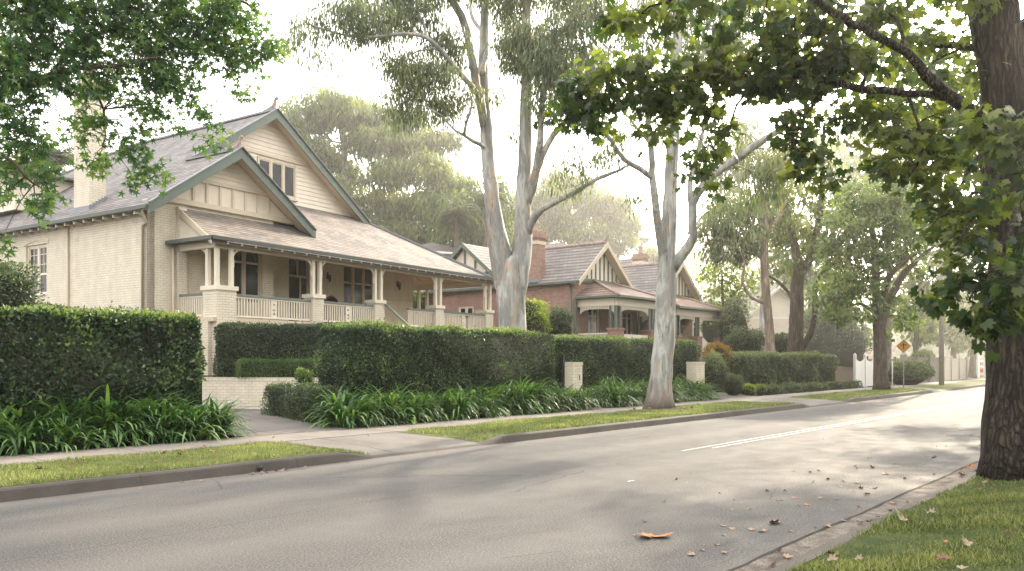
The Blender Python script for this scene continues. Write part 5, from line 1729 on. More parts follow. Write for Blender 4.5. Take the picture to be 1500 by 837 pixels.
# twin gum in the garden behind the long hedge
Y1 = 26.6
g0 = Vector((-.05, Y1, .3))
make_tree('twin_trunk_gum', 'pale smooth barked gum with twin trunks forking just above the long hedge', 'tree',
    [[(g0, .62), (px(750, 480, Y1), .46), (px(749, 430, Y1), .47), (px(749, 405, Y1), .46), (px(749, 385, Y1), .36), (px(749, 374, Y1), .12)],
     Lb((744, 440, Y1, 26), (740, 412, Y1, 32), (733, 370, Y1, 32), (724, 320, Y1, 24), (718, 260, Y1 + .2, 20), (713, 200, Y1 + .4, 19), (709, 150, Y1 + .6, 17), (708, 80, Y1 + .8, 15), (711, 0, Y1 + 1, 12), (708, -90, Y1 + 1.2, 8)),
     Lb((754, 440, Y1, 26), (758, 412, Y1, 33), (764, 370, Y1, 30), (766, 320, Y1, 25), (768, 250, Y1 - .2, 20), (770, 180, Y1 - .4, 18), (772, 100, Y1 - .6, 15), (772, 0, Y1 - .8, 12), (776, -100, Y1 - 1, 7)),
     Lb((711, 190, Y1 + .4, 14), (702, 140, Y1 + .2, 13), (692, 90, Y1, 12), (682, 40, Y1 - .2, 12), (668, 10, Y1 - .4, 11), (650, -20, Y1 - .6, 10), (630, -80, Y1 - 1, 6)),
     Lb((703, 140, Y1, 9), (680, 115, Y1 - .8, 8), (655, 85, Y1 - 1.4, 7), (625, 55, Y1 - 2, 6), (590, 50, Y1 - 2.6, 5), (545, 55, Y1 - 3, 4), (490, 48, Y1 - 3.4, 3), (450, 35, Y1 - 3.6, 2)),
     Lb((684, 70, Y1, 5), (655, 68, Y1 + .5, 4), (620, 50, Y1 + 1, 4), (590, 20, Y1 + 1.4, 3), (560, 0, Y1 + 1.6, 3)),
     Lb((709, 216, Y1, 7), (694, 206, Y1 - .5, 6), (680, 198, Y1 - 1, 5), (684, 180, Y1 - 1.3, 4), (692, 150, Y1 - 1.6, 3)), 
     Lb((682, 198, Y1 - 1, 4), (664, 190, Y1 - 1.3, 3), (650, 172, Y1 - 1.6, 3), (630, 160, Y1 - 2, 2)),
     Lb((770, 300, Y1, 16), (784, 260, Y1 - .6, 13), (790, 210, Y1 - 1.1, 10), (794, 160, Y1 - 1.5, 8), (802, 110, Y1 - 1.8, 6)),
     Lb((784, 255, Y1 - .6, 10), (800, 215, Y1 - 1, 9), (822, 185, Y1 - 1.4, 8), (852, 150, Y1 - 1.8, 5), (880, 130, Y1 - 2, 3)),
     Lb((771, 345, Y1, 15), (784, 316, Y1 - .4, 11), (808, 299, Y1 - .9, 8), (845, 280, Y1 - 1.5, 7), (875, 262, Y1 - 2, 6), (908, 250, Y1 - 2.4, 4), (925, 240, Y1 - 2.6, 3)),
     Lb((706, 110, Y1, 8), (712, 60, Y1 + 1, 7), (690, 20, Y1 + 2, 5), (690, -40, Y1 + 2.5, 4)),
     Lb((772, 120, Y1 - .5, 7), (800, 70, Y1 - .8, 6), (840, 30, Y1 - 1.4, 5), (870, -20, Y1 - 2, 3))],
    BB([(440, 40, 23, 28, 34, .55), (470, 75, 23, 22, 16, .35), (505, 18, 23.5, 42, 28), (548, 30, 24, 40, 30), (600, 12, 25, 42, 30), (590, 88, 25, 40, 24), (600, 128, 25.2, 34, 20), (640, 108, 25.5, 40, 26),
        (655, 60, 26, 36, 28), (648, 150, 25.8, 30, 18), (580, 150, 25, 18, 22, .8), (610, 165, 25, 28, 14, .6), (690, 135, 26, 24, 20, .6), (640, -30, 25.5, 50, 30), (700, -40, 27, 50, 30), (560, -25, 25, 50, 25),
        (770, 60, 25.8, 44, 40, 1.2), (810, 80, 25, 46, 44, 1.2), (840, 40, 24.6, 44, 34), (870, 90, 24.5, 34, 30), (800, 130, 25, 34, 26, .9), (745, 75, 26, 24, 30, .8), (760, -20, 26, 60, 30), (850, -10, 25, 50, 30),
        (745, 30, 26.5, 26, 26, .6), (850, 130, 24.6, 26, 22, .7), (760, 185, 26.4, 14, 14, .35), (815, 245, 25.4, 22, 16, .3), (835, 268, 25, 26, 14, .3), (870, 235, 24.6, 24, 20, .35), (840, 215, 24.8, 20, 16, .3), (900, 225, 24.4, 18, 22, .3), (735, 130, 26.4, 14, 14, .3)]),
    LANCE, .20, 42, .30, (M['euc_bark'], M['euc']), cover=1.25, droop=1.6, sway=.45, spread=.9)

# single gum on the verge
Y2 = 25.0
make_tree('verge_gum', 'tall pale gum with patchy bark standing on the verge before the brick houses', 'tree',
    [[(px(966, 601, 24.7), .40), (px(968, 560, 24.7), .34), (px(972, 500, 24.8), .33), (px(976, 420, 24.9), .30), (px(978, 350, 25), .26), (px(982, 280, 25), .20), (px(986, 200, 25.1), .19), (px(990, 100, 25.2), .18), (px(995, 0, 25.4), .14), (px(1000, -100, 25.6), .08)],
     Lb((975, 385, 25, 16), (966, 340, 24.6, 13), (960, 300, 24.2, 11), (955, 240, 23.8, 9), (951, 190, 23.4, 8), (948, 150, 23.2, 7), (944, 90, 23, 5)),
     Lb((984, 395, 25, 17), (1002, 370, 24.6, 15), (1016, 346, 24.2, 13), (1014, 315, 24, 12), (1020, 285, 23.8, 12), (1044, 258, 23.4, 13), (1080, 232, 23, 12), (1110, 210, 22.6, 11), (1139, 192, 22.2, 9), (1175, 160, 22, 6)),
     Lb((1014, 305, 24, 10), (1011, 270, 24, 8), (1022, 225, 24, 7), (1030, 190, 24, 5), (1050, 150, 24, 4)),
     Lb((957, 262, 24, 8), (938, 248, 23.6, 8), (915, 235, 23.2, 7), (897, 208, 22.8, 6), (872, 178, 22.4, 5), (850, 160, 22, 4)),
     Lb((986, 170, 25, 8), (1010, 120, 25.2, 7), (1040, 60, 25.6, 6), (1066, 10, 26, 5), (1080, -50, 26.3, 3)),
     Lb((955, 215, 24, 5), (935, 190, 24, 4), (915, 165, 24.2, 3)), Lb((952, 180, 23.6, 5), (940, 130, 23.4, 4), (910, 90, 23.2, 3), (880, 60, 23, 2))],
    BB([(900, 20, 25, 44, 26, .8), (940, 50, 24.5, 36, 30, .7), (1020, 40, 26, 44, 36, .8), (1070, 10, 26, 48, 30, .8), (1060, 70, 25.6, 30, 24, .6), (1100, 50, 26, 40, 30, .6), (985, -20, 25, 60, 26, .8), (900, 190, 23, 28, 20, .35),
        (1040, 215, 23.6, 26, 20, .5), (1075, 200, 23.2, 30, 20, .5), (1110, 235, 23, 34, 28, .6), (1130, 265, 23.2, 30, 28, .7), (1095, 280, 23.5, 26, 18, .4), (1050, 285, 23.8, 26, 16, .3), (1150, 230, 22.6, 28, 24, .5), (1010, 180, 24.6, 24, 22, .35),
        (925, 150, 23.4, 26, 18, .3), (880, 210, 23, 22, 18, .3), (935, 275, 24.2, 20, 16, .2)]),
    LANCE, .20, 38, .30, (M['euc_bark'], M['euc']), cover=1.2, droop=1.5, sway=.45, spread=.9)

# dark broad leaved tree by the camera
Y3 = 11.2
tb = px(1494, 697, 11.0)
make_tree('dark_street_tree', 'large dark furrowed street tree on the near grass with broad lobed leaves', 'tree',
    [[(Vector((tb.x, tb.y, .02)), .42), (px(1493, 620, 11.1), .40), (px(1493, 520, 11.2), .385), (px(1490, 420, 11.2), .37), (px(1484, 300, 11.2), .35), (px(1476, 200, 11.2), .325), (px(1466, 100, 11.2), .29), (px(1456, 20, 11.2), .31), (px(1450, -60, 11.2), .28), (px(1440, -220, 11.3), .18)],
     Lb((1452, 186, 11.2, 22), (1430, 168, 11, 19), (1405, 150, 10.8, 18), (1380, 132, 10.5, 17), (1358, 112, 10.3, 16), (1338, 88, 10.1, 13), (1318, 70, 10, 12), (1290, 56, 9.9, 12), (1262, 42, 9.8, 12), (1235, 26, 9.7, 11), (1205, 8, 9.6, 10), (1170, -16, 9.5, 8), (1120, -40, 9.4, 6)),
     Lb((1392, 142, 10.6, 13), (1365, 139, 10.6, 11), (1325, 138, 10.6, 11), (1290, 133, 10.7, 11), (1262, 130, 10.8, 11), (1240, 124, 10.8, 11), (1212, 116, 10.9, 10), (1170, 113, 11, 8), (1120, 116, 11.2, 6), (1060, 110, 11.4, 5), (1000, 112, 11.6, 4), (930, 125, 11.8, 3), (870, 110, 12, 2)),
     Lb((1466, 74, 11.2, 14), (1430, 69, 11.4, 12), (1395, 68, 11.6, 10), (1370, 68, 11.8, 9), (1340, 60, 12, 7), (1300, 66, 12.2, 5), (1240, 80, 12.4, 4), (1200, 86, 12.6, 3)),
     Lb((1484, 70, 11.2, 26), (1502, 40, 11.2, 22), (1530, 10, 11.1, 18), (1580, -40, 11, 12)),
     Lb((1212, 118, 10.9, 6), (1195, 150, 10.8, 5), (1178, 172, 10.7, 5), (1160, 205, 10.6, 4), (1158, 225, 10.6, 2)),
     Lb((1097, 130, 11.2, 4), (1080, 155, 11.2, 3), (1066, 190, 11.2, 3), (1045, 216, 11.2, 2)),
     Lb((1455, 205, 11, 8), (1432, 232, 10.9, 6), (1412, 262, 10.8, 5), (1395, 285, 10.8, 3)),
     Lb((1470, 250, 10.8, 7), (1450, 275, 10.2, 6), (1428, 310, 9.6, 5), (1405, 350, 9.3, 4), (1390, 380, 9.2, 3)),
     Lb((1490, 300, 10.6, 8), (1482, 330, 9.6, 7), (1465, 370, 9.0, 5), (1440, 410, 8.8, 4), (1420, 440, 8.7, 3)),
     Lb((1500, 140, 10.8, 10), (1510, 180, 9.8, 8), (1505, 210, 9.0, 6), (1490, 235, 8.6, 4)),
     Lb((1330, 138, 10.6, 5), (1345, 180, 10.6, 4), (1352, 220, 10.6, 4), (1330, 260, 10.6, 3)),
     Lb((1455, -30, 11.2, 16), (1380, -50, 10.6, 13), (1300, -60, 10, 10), (1200, -60, 9.2, 8), (1080, -40, 8.6, 6), (980, 0, 8.6, 4), (940, 20, 8.8, 3))],
    BB([(850, 115, 12, 34, 22, .8), (865, 150, 12, 36, 26, .9), (900, 120, 11.8, 44, 30), (925, 85, 11.6, 36, 26, .8), (950, 130, 11.6, 44, 34), (990, 100, 11.5, 46, 34), (1030, 130, 11.4, 46, 30), (1060, 90, 11.3, 44, 34),
        (1100, 110, 11.2, 44, 34), (1140, 90, 11.1, 44, 36), (1120, 55, 11, 40, 28), (1180, 105, 11, 46, 32), (1215, 60, 10.9, 44, 34), (1165, 30, 10.8, 40, 26, .9), (960, 20, 9, 30, 16), (925, 35, 9, 26, 18), (905, 15, 9.2, 18, 14, .7),
        (1000, -6, 9, 44, 16), (1060, 25, 9.6, 40, 20, .5), (1245, 95, 11, 40, 26), (1280, 80, 11.2, 36, 24, .8), (1250, 20, 10.6, 36, 20, .8), (1300, 20, 10.6, 30, 18, .35), (1100, 5, 9.6, 50, 24, .8), (1200, -10, 10, 50, 24, .8),
        (960, 190, 11.6, 34, 20, .7), (975, 165, 11.6, 30, 18, .6), (1025, 250, 11.2, 32, 14, .5), (1040, 210, 11.2, 24, 26, .6), (1050, 180, 11.2, 24, 18, .6), (880, 185, 12, 26, 14, .4), (820, 165, 12.2, 12, 16, .3),
        (1150, 165, 10.8, 16, 14, .6), (1180, 205, 10.7, 36, 26, .9), (1215, 240, 10.8, 22, 30, .8), (1205, 175, 10.8, 30, 18, .7), (1170, 250, 10.8, 14, 14, .4), (1235, 165, 11, 26, 22, .7), (1270, 150, 11, 30, 24, .8), (1310, 165, 11, 34, 26),
        (1290, 210, 11, 30, 26, .9), (1340, 200, 10.9, 34, 30, .9), (1320, 240, 10.9, 34, 24, .9), (1365, 240, 10.8, 32, 28, .8), (1385, 180, 10.8, 34, 24, .7), (1400, 215, 10.8, 30, 24, .7), (1360, 95, 11.4, 34, 22, .5), (1410, 110, 11.4, 26, 26, .4),
        (1390, 280, 10.6, 36, 24, .9), (1420, 300, 10.4, 34, 26), (1365, 270, 10.8, 26, 16, .5), (1400, 330, 9.8, 30, 26), (1375, 320, 10, 16, 14, .5), (1430, 345, 9.4, 34, 24, .9), (1400, 380, 9.2, 26, 20, .8), (1375, 425, 9.0, 20, 12, .5),
        (1425, 400, 9.0, 34, 26), (1440, 440, 8.8, 32, 26), (1470, 400, 8.6, 34, 30), (1490, 440, 8.6, 24, 24), (1455, 465, 8.7, 24, 14, .7), (1480, 350, 8.9, 26, 30, .7), (1470, 200, 8.8, 44, 26), (1440, 180, 9.0, 26, 20, .7), (1495, 175, 8.8, 26, 30),
        (1480, 280, 9.4, 34, 18, .6), (1500, 250, 9, 26, 30, .8), (1330, -20, 10.4, 50, 22, .5), (1420, 0, 10.8, 34, 26, .5), (1400, 45, 11.4, 24, 16, .3), (1440, -40, 10.8, 50, 30), (1498, 120, 11.6, 14, 40, .5), (1350, 40, 11.6, 18, 14, .2)]),
    MAPLE, .145, 15, .20, (M['oak_bark'], M['oak']), droop=.5, sway=.75, spread=.45, tone=.02, cover=.7, lump=.045)

# star leaved street tree on the left verge, trunk outside the view
make_tree('star_leaved_tree', 'star leaved street tree reaching over the left verge from the left edge', 'tree',
    [[(rd(-1.5, 11.9, .1), .34), (rd(-1.5, 11.9, 1.5), .30), (rd(-1.4, 11.9, 3.0), .27), (rd(-1.3, 11.9, 4.4), .22), (rd(-1.1, 12, 6.5), .15), (rd(-.9, 12, 9), .08)],
     [(rd(-1.35, 11.9, 3.6), .17)] + Lb((-60, 180, 10.8, 16), (0, 136, 11, 15), (40, 122, 11.2, 13), (75, 110, 11.4, 11), (115, 100, 11.6, 8), (165, 98, 11.8, 5), (220, 85, 12, 4)),
     Lb((75, 110, 11.4, 7), (105, 75, 11.6, 6), (150, 45, 12, 5), (220, 40, 12.4, 4), (260, 70, 12.8, 4), (320, 75, 13.2, 3), (370, 60, 13.5, 2)),
     Lb((0, 136, 11, 8), (-20, 200, 10.6, 5), (20, 240, 10.6, 4), (50, 270, 10.8, 3)),
     Lb((110, 100, 11.6, 5), (140, 140, 12, 4), (155, 180, 12.2, 3), (150, 215, 12.2, 2)),
     [(rd(-1.3, 11.9, 4.2), .14)] + Lb((-80, 20, 10.5, 12), (60, -20, 11, 9), (200, -30, 12, 6), (330, -10, 13, 4), (380, 20, 13.4, 3))],
    BB([(20, 20, 11, 46, 30), (80, 15, 11.3, 46, 30), (140, 15, 11.8, 46, 30), (200, 15, 12.2, 46, 30), (260, 15, 12.6, 46, 28), (315, 15, 13, 40, 26), (355, 25, 13.3, 30, 26), (30, 70, 11, 40, 26), (85, 65, 11.4, 40, 28), (140, 70, 11.8, 40, 26),
        (195, 70, 12.2, 42, 28), (245, 65, 12.6, 40, 26), (300, 55, 13, 40, 24), (350, 70, 13.4, 34, 22), (395, 62, 13.6, 22, 14, .7), (370, 95, 13.4, 20, 20, .7), (362, 130, 13.3, 18, 14, .6), (330, 95, 13.2, 22, 14, .6), (415, 75, 13.7, 14, 12, .4),
        (40, 115, 11, 38, 22), (100, 118, 11.6, 36, 20), (165, 110, 12, 36, 22), (220, 110, 12.4, 36, 24), (265, 110, 12.7, 26, 20, .7), (210, 150, 12.5, 24, 22, .7), (280, 140, 12.8, 24, 18, .6), (300, 170, 13, 18, 22, .7), (310, 205, 13, 16, 18, .7),
        (255, 175, 12.8, 14, 16, .4), (205, 185, 12.5, 20, 20, .8), (215, 225, 12.5, 20, 20, .8), (190, 215, 12.4, 20, 16, .7), (225, 250, 12.6, 14, 14, .6), (200, 262, 12.5, 12, 8, .5), (130, 155, 12.2, 26, 20, .7), (120, 195, 12.2, 18, 16, .6), (150, 185, 12.3, 20, 20, .6),
        (140, 225, 12.2, 14, 16, .5), (145, 240, 12.2, 12, 8, .4), (20, 160, 10.8, 36, 26), (60, 150, 11, 24, 16, .5), (15, 205, 10.8, 30, 24), (55, 200, 11, 24, 20, .8), (20, 245, 10.8, 30, 20, .9), (60, 250, 11, 26, 22, .7), (10, 285, 10.8, 22, 18, .6),
        (75, 285, 11, 12, 14, .5), (50, 300, 11, 14, 10, .4), (-20, 100, 10.6, 40, 60), (60, -35, 11, 70, 30), (200, -35, 12, 70, 30), (320, -30, 13, 60, 26), (5, 345, 10.8, 16, 12, .5), (290, 80, 13, 24, 16, .6), (180, 140, 12.2, 18, 16, .5)]),
    LIQ, .13, 16, .17, (M['bark'], M['liq']), droop=.6, sway=.6, spread=.4, tone=.02, cover=.95)

# street plane tree down the verge
make_tree('verge_plane_tree', 'green leafy street tree on the far verge next to the white gate', 'tree',
    [[(px(1291, 572, 40.2), .34), (px(1290, 540, 40.2), .33), (px(1289, 500, 40.2), .31), (px(1287, 470, 40.2), .29)],
     Lb((1286, 480, 40.2, 14), (1284, 440, 40, 12), (1283, 400, 39.8, 11), (1280, 350, 39.6, 9), (1270, 300, 39.5, 6)),
     Lb((1289, 482, 40.2, 13), (1298, 450, 40.4, 12), (1310, 425, 40.6, 11), (1325, 400, 40.8, 9), (1350, 375, 41, 6), (1370, 360, 41, 4)),
     Lb((1292, 450, 40.2, 10), (1300, 410, 40, 9), (1318, 390, 39.8, 8), (1340, 372, 39.6, 5)),
     Lb((1283, 460, 40, 6), (1262, 446, 39.6, 4), (1240, 450, 39.2, 3)), Lb((1280, 380, 40, 6), (1300, 330, 40.4, 5), (1320, 290, 40.6, 3))],
    BB([(1260, 290, 39.5, 40, 30), (1300, 280, 40, 40, 30), (1335, 310, 41, 34, 30), (1240, 330, 39, 40, 34), (1285, 330, 40, 44, 34), (1330, 350, 41, 36, 28, .8), (1235, 380, 39, 34, 30, .9), (1270, 375, 39.5, 34, 30, .9), (1305, 370, 40.5, 30, 20, .6),
        (1225, 420, 39, 34, 26, .9), (1260, 415, 39.5, 32, 28, .9), (1240, 455, 39.4, 34, 16, .9), (1285, 430, 40, 22, 24, .6), (1320, 440, 41, 24, 20, .8), (1330, 470, 41, 22, 14, .8), (1345, 395, 41.4, 22, 16, .5), (1300, 490, 40.6, 12, 10, .5), (1210, 350, 39, 26, 24, .6), (1350, 350, 41.5, 22, 20, .5)]),
    TUFT, .22, 20, .32, (M['bark'], M['far_green']), droop=.5, sway=.8, spread=.7, cover=.65)
make_tree('thick_trunk_tree', 'thick brown trunked tree with a curved side stem behind the grey hedge', 'tree',
    [[(px(1166, 535, 45), .50), (px(1166, 500, 45), .42), (px(1167, 450, 45), .37), (px(1168, 420, 45), .36), (px(1172, 390, 45), .32)],
     Lb((1170, 405, 45, 15), (1166, 370, 45, 12), (1158, 330, 45.4, 9), (1150, 290, 46, 6), (1140, 240, 46, 4)),
     Lb((1171, 405, 45, 15), (1188, 375, 44.8, 11), (1196, 340, 44.6, 10), (1204, 290, 44.4, 9), (1204, 230, 44.2, 6), (1208, 180, 44, 4)),
     Lb((1174, 512, 45, 9), (1188, 488, 44.6, 8), (1194, 455, 44.2, 8), (1194, 425, 44, 7), (1204, 400, 43.8, 5), (1222, 385, 43.6, 3)),
     Lb((1163, 440, 45, 7), (1152, 425, 45.4, 5), (1138, 412, 45.8, 4), (1120, 402, 46, 2))],
    BB([(1150, 330, 45.5, 36, 26), (1190, 345, 45, 34, 24, .8), (1120, 345, 46, 34, 24, .7), (1165, 380, 45, 34, 18, .5), (1210, 300, 44.5, 34, 30, .8), (1170, 280, 45.5, 34, 26, .6), (1130, 290, 46, 30, 24, .5), (1200, 230, 44.5, 36, 30, .5), (1220, 400, 44, 22, 20, .5)]),
    TUFT, .24, 22, .36, (M['bark'], M['far']), droop=.9, sway=.6, spread=.8, cover=.55)
make_tree('slender_trunk_tree', 'slender straight grey trunk between the brick houses and the thick trunked tree', 'tree',
    [[(px(1129, 525, 41), .25), (px(1126, 470, 41), .22), (px(1121, 420, 41), .21), (px(1120, 370, 41), .19), (px(1122, 320, 41.2), .15), (px(1116, 280, 41.4), .10)],
     Lb((1120, 445, 41, 5), (1100, 435, 41, 4), (1088, 415, 41, 4), (1090, 380, 41, 3), (1070, 355, 41, 3), (1050, 350, 41, 2)),
     Lb((1120, 385, 41, 7), (1100, 360, 41.2, 5), (1080, 345, 41.5, 4), (1060, 330, 41.7, 3)), Lb((1121, 350, 41, 7), (1140, 320, 40.8, 5), (1155, 290, 40.6, 3))],
    BB([(1050, 330, 41.8, 30, 20, .9), (1080, 325, 41.6, 34, 22), (1070, 360, 41.6, 34, 18, .9), (1100, 345, 41.4, 28, 20, .7), (1040, 360, 41.6, 18, 14, .6), (1110, 300, 41.4, 34, 22, .6), (1060, 295, 41.6, 30, 18, .5), (1140, 375, 41, 16, 14, .4)]),
    LANCEW, .30, 30, .36, (M['euc_rough'], M['euc']), droop=1.4, sway=.5, spread=.9, cover=.95)
make_tree('lime_green_tree', 'small light lime green tree catching the sun beside the brick houses', 'tree',
    [[(px(1060, 525, 52), .16), (px(1060, 470, 52), .12), (px(1058, 420, 52), .08), (px(1056, 385, 52), .04)], Lb((1059, 450, 52, 3), (1085, 420, 52, 2), (1095, 400, 52, 2))],
    BB([(1035, 400, 52, 20, 14, .8), (1060, 395, 52, 30, 18), (1085, 410, 52, 26, 16), (1060, 425, 52, 26, 16), (1080, 440, 52, 24, 14, .9), (1040, 425, 52, 16, 14, .6), (1100, 425, 52, 14, 12, .6), (1066, 460, 52, 26, 14, .6)]),
    TUFT, .26, 14, .5, (M['bark'], M['lime']), droop=.4, sway=.8, spread=.6)


# hazy background trees
def bgtree(label, x, ybase, Y, trunk_w, top, crowns, mat, leaf=TUFT, size=.5, per=16, spray=.75, cover=.8, bk='bark', droop=.6, name='tree', extra=()):
    b = px(x, ybase, Y)
    b.z = .2
    limbs = [[(b, trunk_w * .55 * Y / F), (px(x + 2, (ybase + top) / 2, Y), trunk_w * .42 * Y / F), (px(x - 2, top, Y), trunk_w * .2 * Y / F)]]
    cx_ = sorted(crowns, key=lambda q: -q[2] * q[3])[:7]
    for i, q in enumerate(cx_):
        y0 = top + (ybase - top) * (.45 - .06 * i)
        limbs.append(Lb((x, y0, Y, trunk_w * .5), ((x * 1.2 + q[0] * .8) / 2, (y0 + q[1]) / 2 + 6, Y + RNG.uniform(-1, 1), trunk_w * .24), (q[0], q[1] + q[3] * .3, Y + RNG.uniform(-1, 1), trunk_w * .10)))
    return make_tree(name, label, 'tree', limbs, [B(q[0], q[1], Y + RNG.uniform(-2.5, 2.5), q[2], q[3], q[4] if len(q) > 4 else 1) for q in crowns], leaf, size, per, spray, (M[bk], M[mat]), droop=droop, sway=.7, spread=.8, cover=cover)


bgtree('broad hazy gum rising behind the cream house gable', 505, 480, 66, 17, 190,
       [(450, 165, 40, 22), (490, 152, 44, 22), (530, 165, 44, 20), (440, 205, 30, 22), (475, 225, 34, 24), (545, 200, 40, 22), (590, 175, 40, 24), (600, 215, 36, 22), (640, 200, 30, 18), (625, 245, 40, 26), (660, 270, 34, 24), (570, 250, 34, 22), (490, 280, 40, 26),
        (550, 300, 44, 26), (610, 300, 44, 26), (660, 320, 36, 24), (520, 250, 26, 16, .5), (600, 340, 50, 22), (540, 345, 40, 22), (690, 340, 30, 20)], 'far', LANCEW, .55, 34, .55, 1.1, 'euc_bark', 1.2, 'hazy_gum_tree')
bgtree('hazy gum with sunlit crown behind the brick chimney', 850, 480, 78, 12, 290,
       [(800, 290, 34, 24), (840, 275, 36, 20), (870, 300, 34, 22), (900, 320, 30, 20), (820, 320, 36, 24), (780, 310, 30, 24), (860, 340, 40, 20), (910, 350, 24, 18), (770, 345, 36, 20), (815, 262, 26, 14, .7), (895, 290, 26, 18, .8), (920, 325, 18, 14, .7), (950, 375, 26, 14)], 'far', LANCEW, .55, 34, .55, 1.1, 'euc_bark', 1.0, 'hazy_gum_tree')
bgtree('feathery hazy tree between the cream gable and the twin gum', 690, 480, 62, 9, 300, [(665, 300, 20, 26), (700, 310, 24, 26), (690, 340, 30, 22), (735, 330, 26, 26), (740, 355, 26, 18), (715, 290, 18, 18, .6), (640, 300, 26, 24), (655, 345, 30, 20), (745, 300, 24, 24, .8), (725, 262, 20, 16, .6), (680, 275, 22, 18, .7)], 'far_green', LANCEW, .5, 30, .55, 1.1, 'bark', 1.2, 'hazy_tree')
bgtree('pale hazy tree crown behind the left roof hip', 40, 480, 58, 10, 240, [(30, 250, 40, 28), (70, 270, 30, 20, .8), (10, 290, 30, 22), (50, 290, 30, 16)], 'far', TUFT, .42, 18, .55, .8, 'bark', .6, 'hazy_tree')
bgtree('tall hazy tree behind the dark leaves in the gap right of the thick trunked tree', 1240, 540, 74, 10, 200, [(1220, 220, 34, 26, .8), (1260, 205, 34, 26, .8), (1200, 260, 30, 24, .6), (1250, 255, 30, 22, .6), (1290, 240, 34, 26, .7), (1320, 215, 30, 20, .4), (1340, 250, 30, 24, .4)], 'far_green', TUFT, .42, 18, .55, .6, 'bark', .6, 'hazy_tree')
bgtree('hazy tree over the fences beyond the power pole', 1395, 558, 72, 9, 470, [(1360, 440, 34, 26), (1400, 430, 36, 26), (1430, 450, 30, 26), (1385, 480, 36, 20), (1425, 490, 28, 18), (1350, 480, 24, 20)], 'far_green', TUFT, .42, 18, .55, .95, 'bark', .6, 'hazy_tree')
bgtree('small street tree with pale leaves on the far verge before the white gateposts', 1424, 556, 66, 9, 440, [(1405, 470, 24, 20, .9), (1430, 455, 24, 22), (1440, 485, 18, 18, .8), (1410, 495, 18, 12, .5)], 'far', TUFT, .42, 16, .7, .9, 'bark', .6, 'hazy_tree')
bgtree('hazy tree rising behind the diamond sign', 1340, 556, 64, 8, 400, [(1330, 400, 30, 26), (1350, 430, 30, 24, .9), (1365, 390, 30, 26, .9), (1320, 450, 26, 22), (1350, 470, 26, 18), (1370, 350, 30, 26, .8), (1395, 380, 24, 24, .7)], 'far', TUFT, .45, 16, .75, .95, 'bark', .6, 'hazy_tree')
bgtree('leafy tree filling the gap behind the grey hedge left of the plane tree', 1222, 540, 60, 9, 400, [(1210, 420, 30, 26), (1235, 450, 34, 24), (1205, 470, 26, 22), (1245, 490, 34, 20), (1200, 440, 20, 20), (1180, 470, 22, 24, .8)], 'far_green', TUFT, .42, 16, .7, .95, 'bark', .6, 'hazy_tree')
bgtree('very pale distant tree between the brick gable and the slender trunk', 1045, 480, 110, 6, 340, [(1020, 375, 26, 18), (1050, 360, 30, 20), (1085, 370, 26, 20), (1110, 390, 26, 20)], 'far', TUFT, .7, 16, 1.2, .9, 'bark', .6, 'hazy_tree')
bgtree('dense tree behind the second brick house and lime tree', 1150, 480, 84, 8, 380, [(1140, 400, 30, 22), (1165, 420, 30, 22), (1185, 395, 26, 26), (1130, 430, 26, 18)], 'far', TUFT, .5, 16, .9, .9, 'bark', .6, 'hazy_tree')
bgtree('tall pale gum crown above the slender trunk', 1115, 520, 58, 8, 230, [(1060, 250, 34, 26, .8), (1100, 225, 34, 26, .8), (1140, 245, 34, 24, .8), (1085, 290, 34, 22, .7), (1130, 295, 34, 22, .7), (1165, 215, 30, 24, .6), (1090, 180, 30, 24, .5), (1045, 300, 20, 16, .5)], 'far', LANCEW, .42, 26, .42, .85, 'euc_bark', 1.2, 'hazy_gum_tree')
bgtree('tall green tree behind the plane tree crown', 1300, 556, 62, 9, 240, [(1280, 240, 36, 28, .8), (1320, 260, 36, 28, .8), (1360, 290, 34, 28, .9), (1300, 300, 36, 26), (1250, 270, 30, 24, .8), (1390, 330, 30, 26), (1340, 330, 34, 26), (1230, 310, 30, 24), (1415, 380, 26, 26)], 'far_green', TUFT, .34, 16, .45, .65, 'bark', .6, 'hazy_tree')
bgtree('broad hazy tree filling the gap behind the thick trunked tree', 1185, 540, 66, 8, 340, [(1150, 350, 32, 24), (1190, 360, 34, 24), (1225, 370, 30, 24), (1165, 400, 34, 22), (1205, 405, 34, 22), (1130, 385, 26, 20), (1180, 320, 30, 20, .8)], 'far_green', TUFT, .34, 16, .45, .5, 'bark', .6, 'hazy_tree')
# distant belt of trees closing the view
bl = MB()
C, NN = [], []
for i in range(170):
    x = RNG.uniform(-200, 1700)
    Y = RNG.uniform(118, 150)
    h = RNG.uniform(8, 15) * (1 if x > 900 or x < 200 else .8)
    p = px(x, 500, Y)
    n = 190
    u = unit(n)
    C.append(np.array([p.x, p.y, h * .5]) + u * np.array([RNG.uniform(4, 8), 4, h * .5])); NN.append(u)
C, NN = np.vstack(C), np.vstack(NN)
tag(leaf_batch('distant_foliage', C, NN * .4 + unit(len(C)), NN + unit(len(C)) * .5, RNG.uniform(1.0, 2.0, len(C)), TUFT[0], TUFT[1], np.clip(.45 + .2 * NN[:, 2] + RNG.normal(0, .15, len(C)), 0, 1), M['far']), kind='stuff')


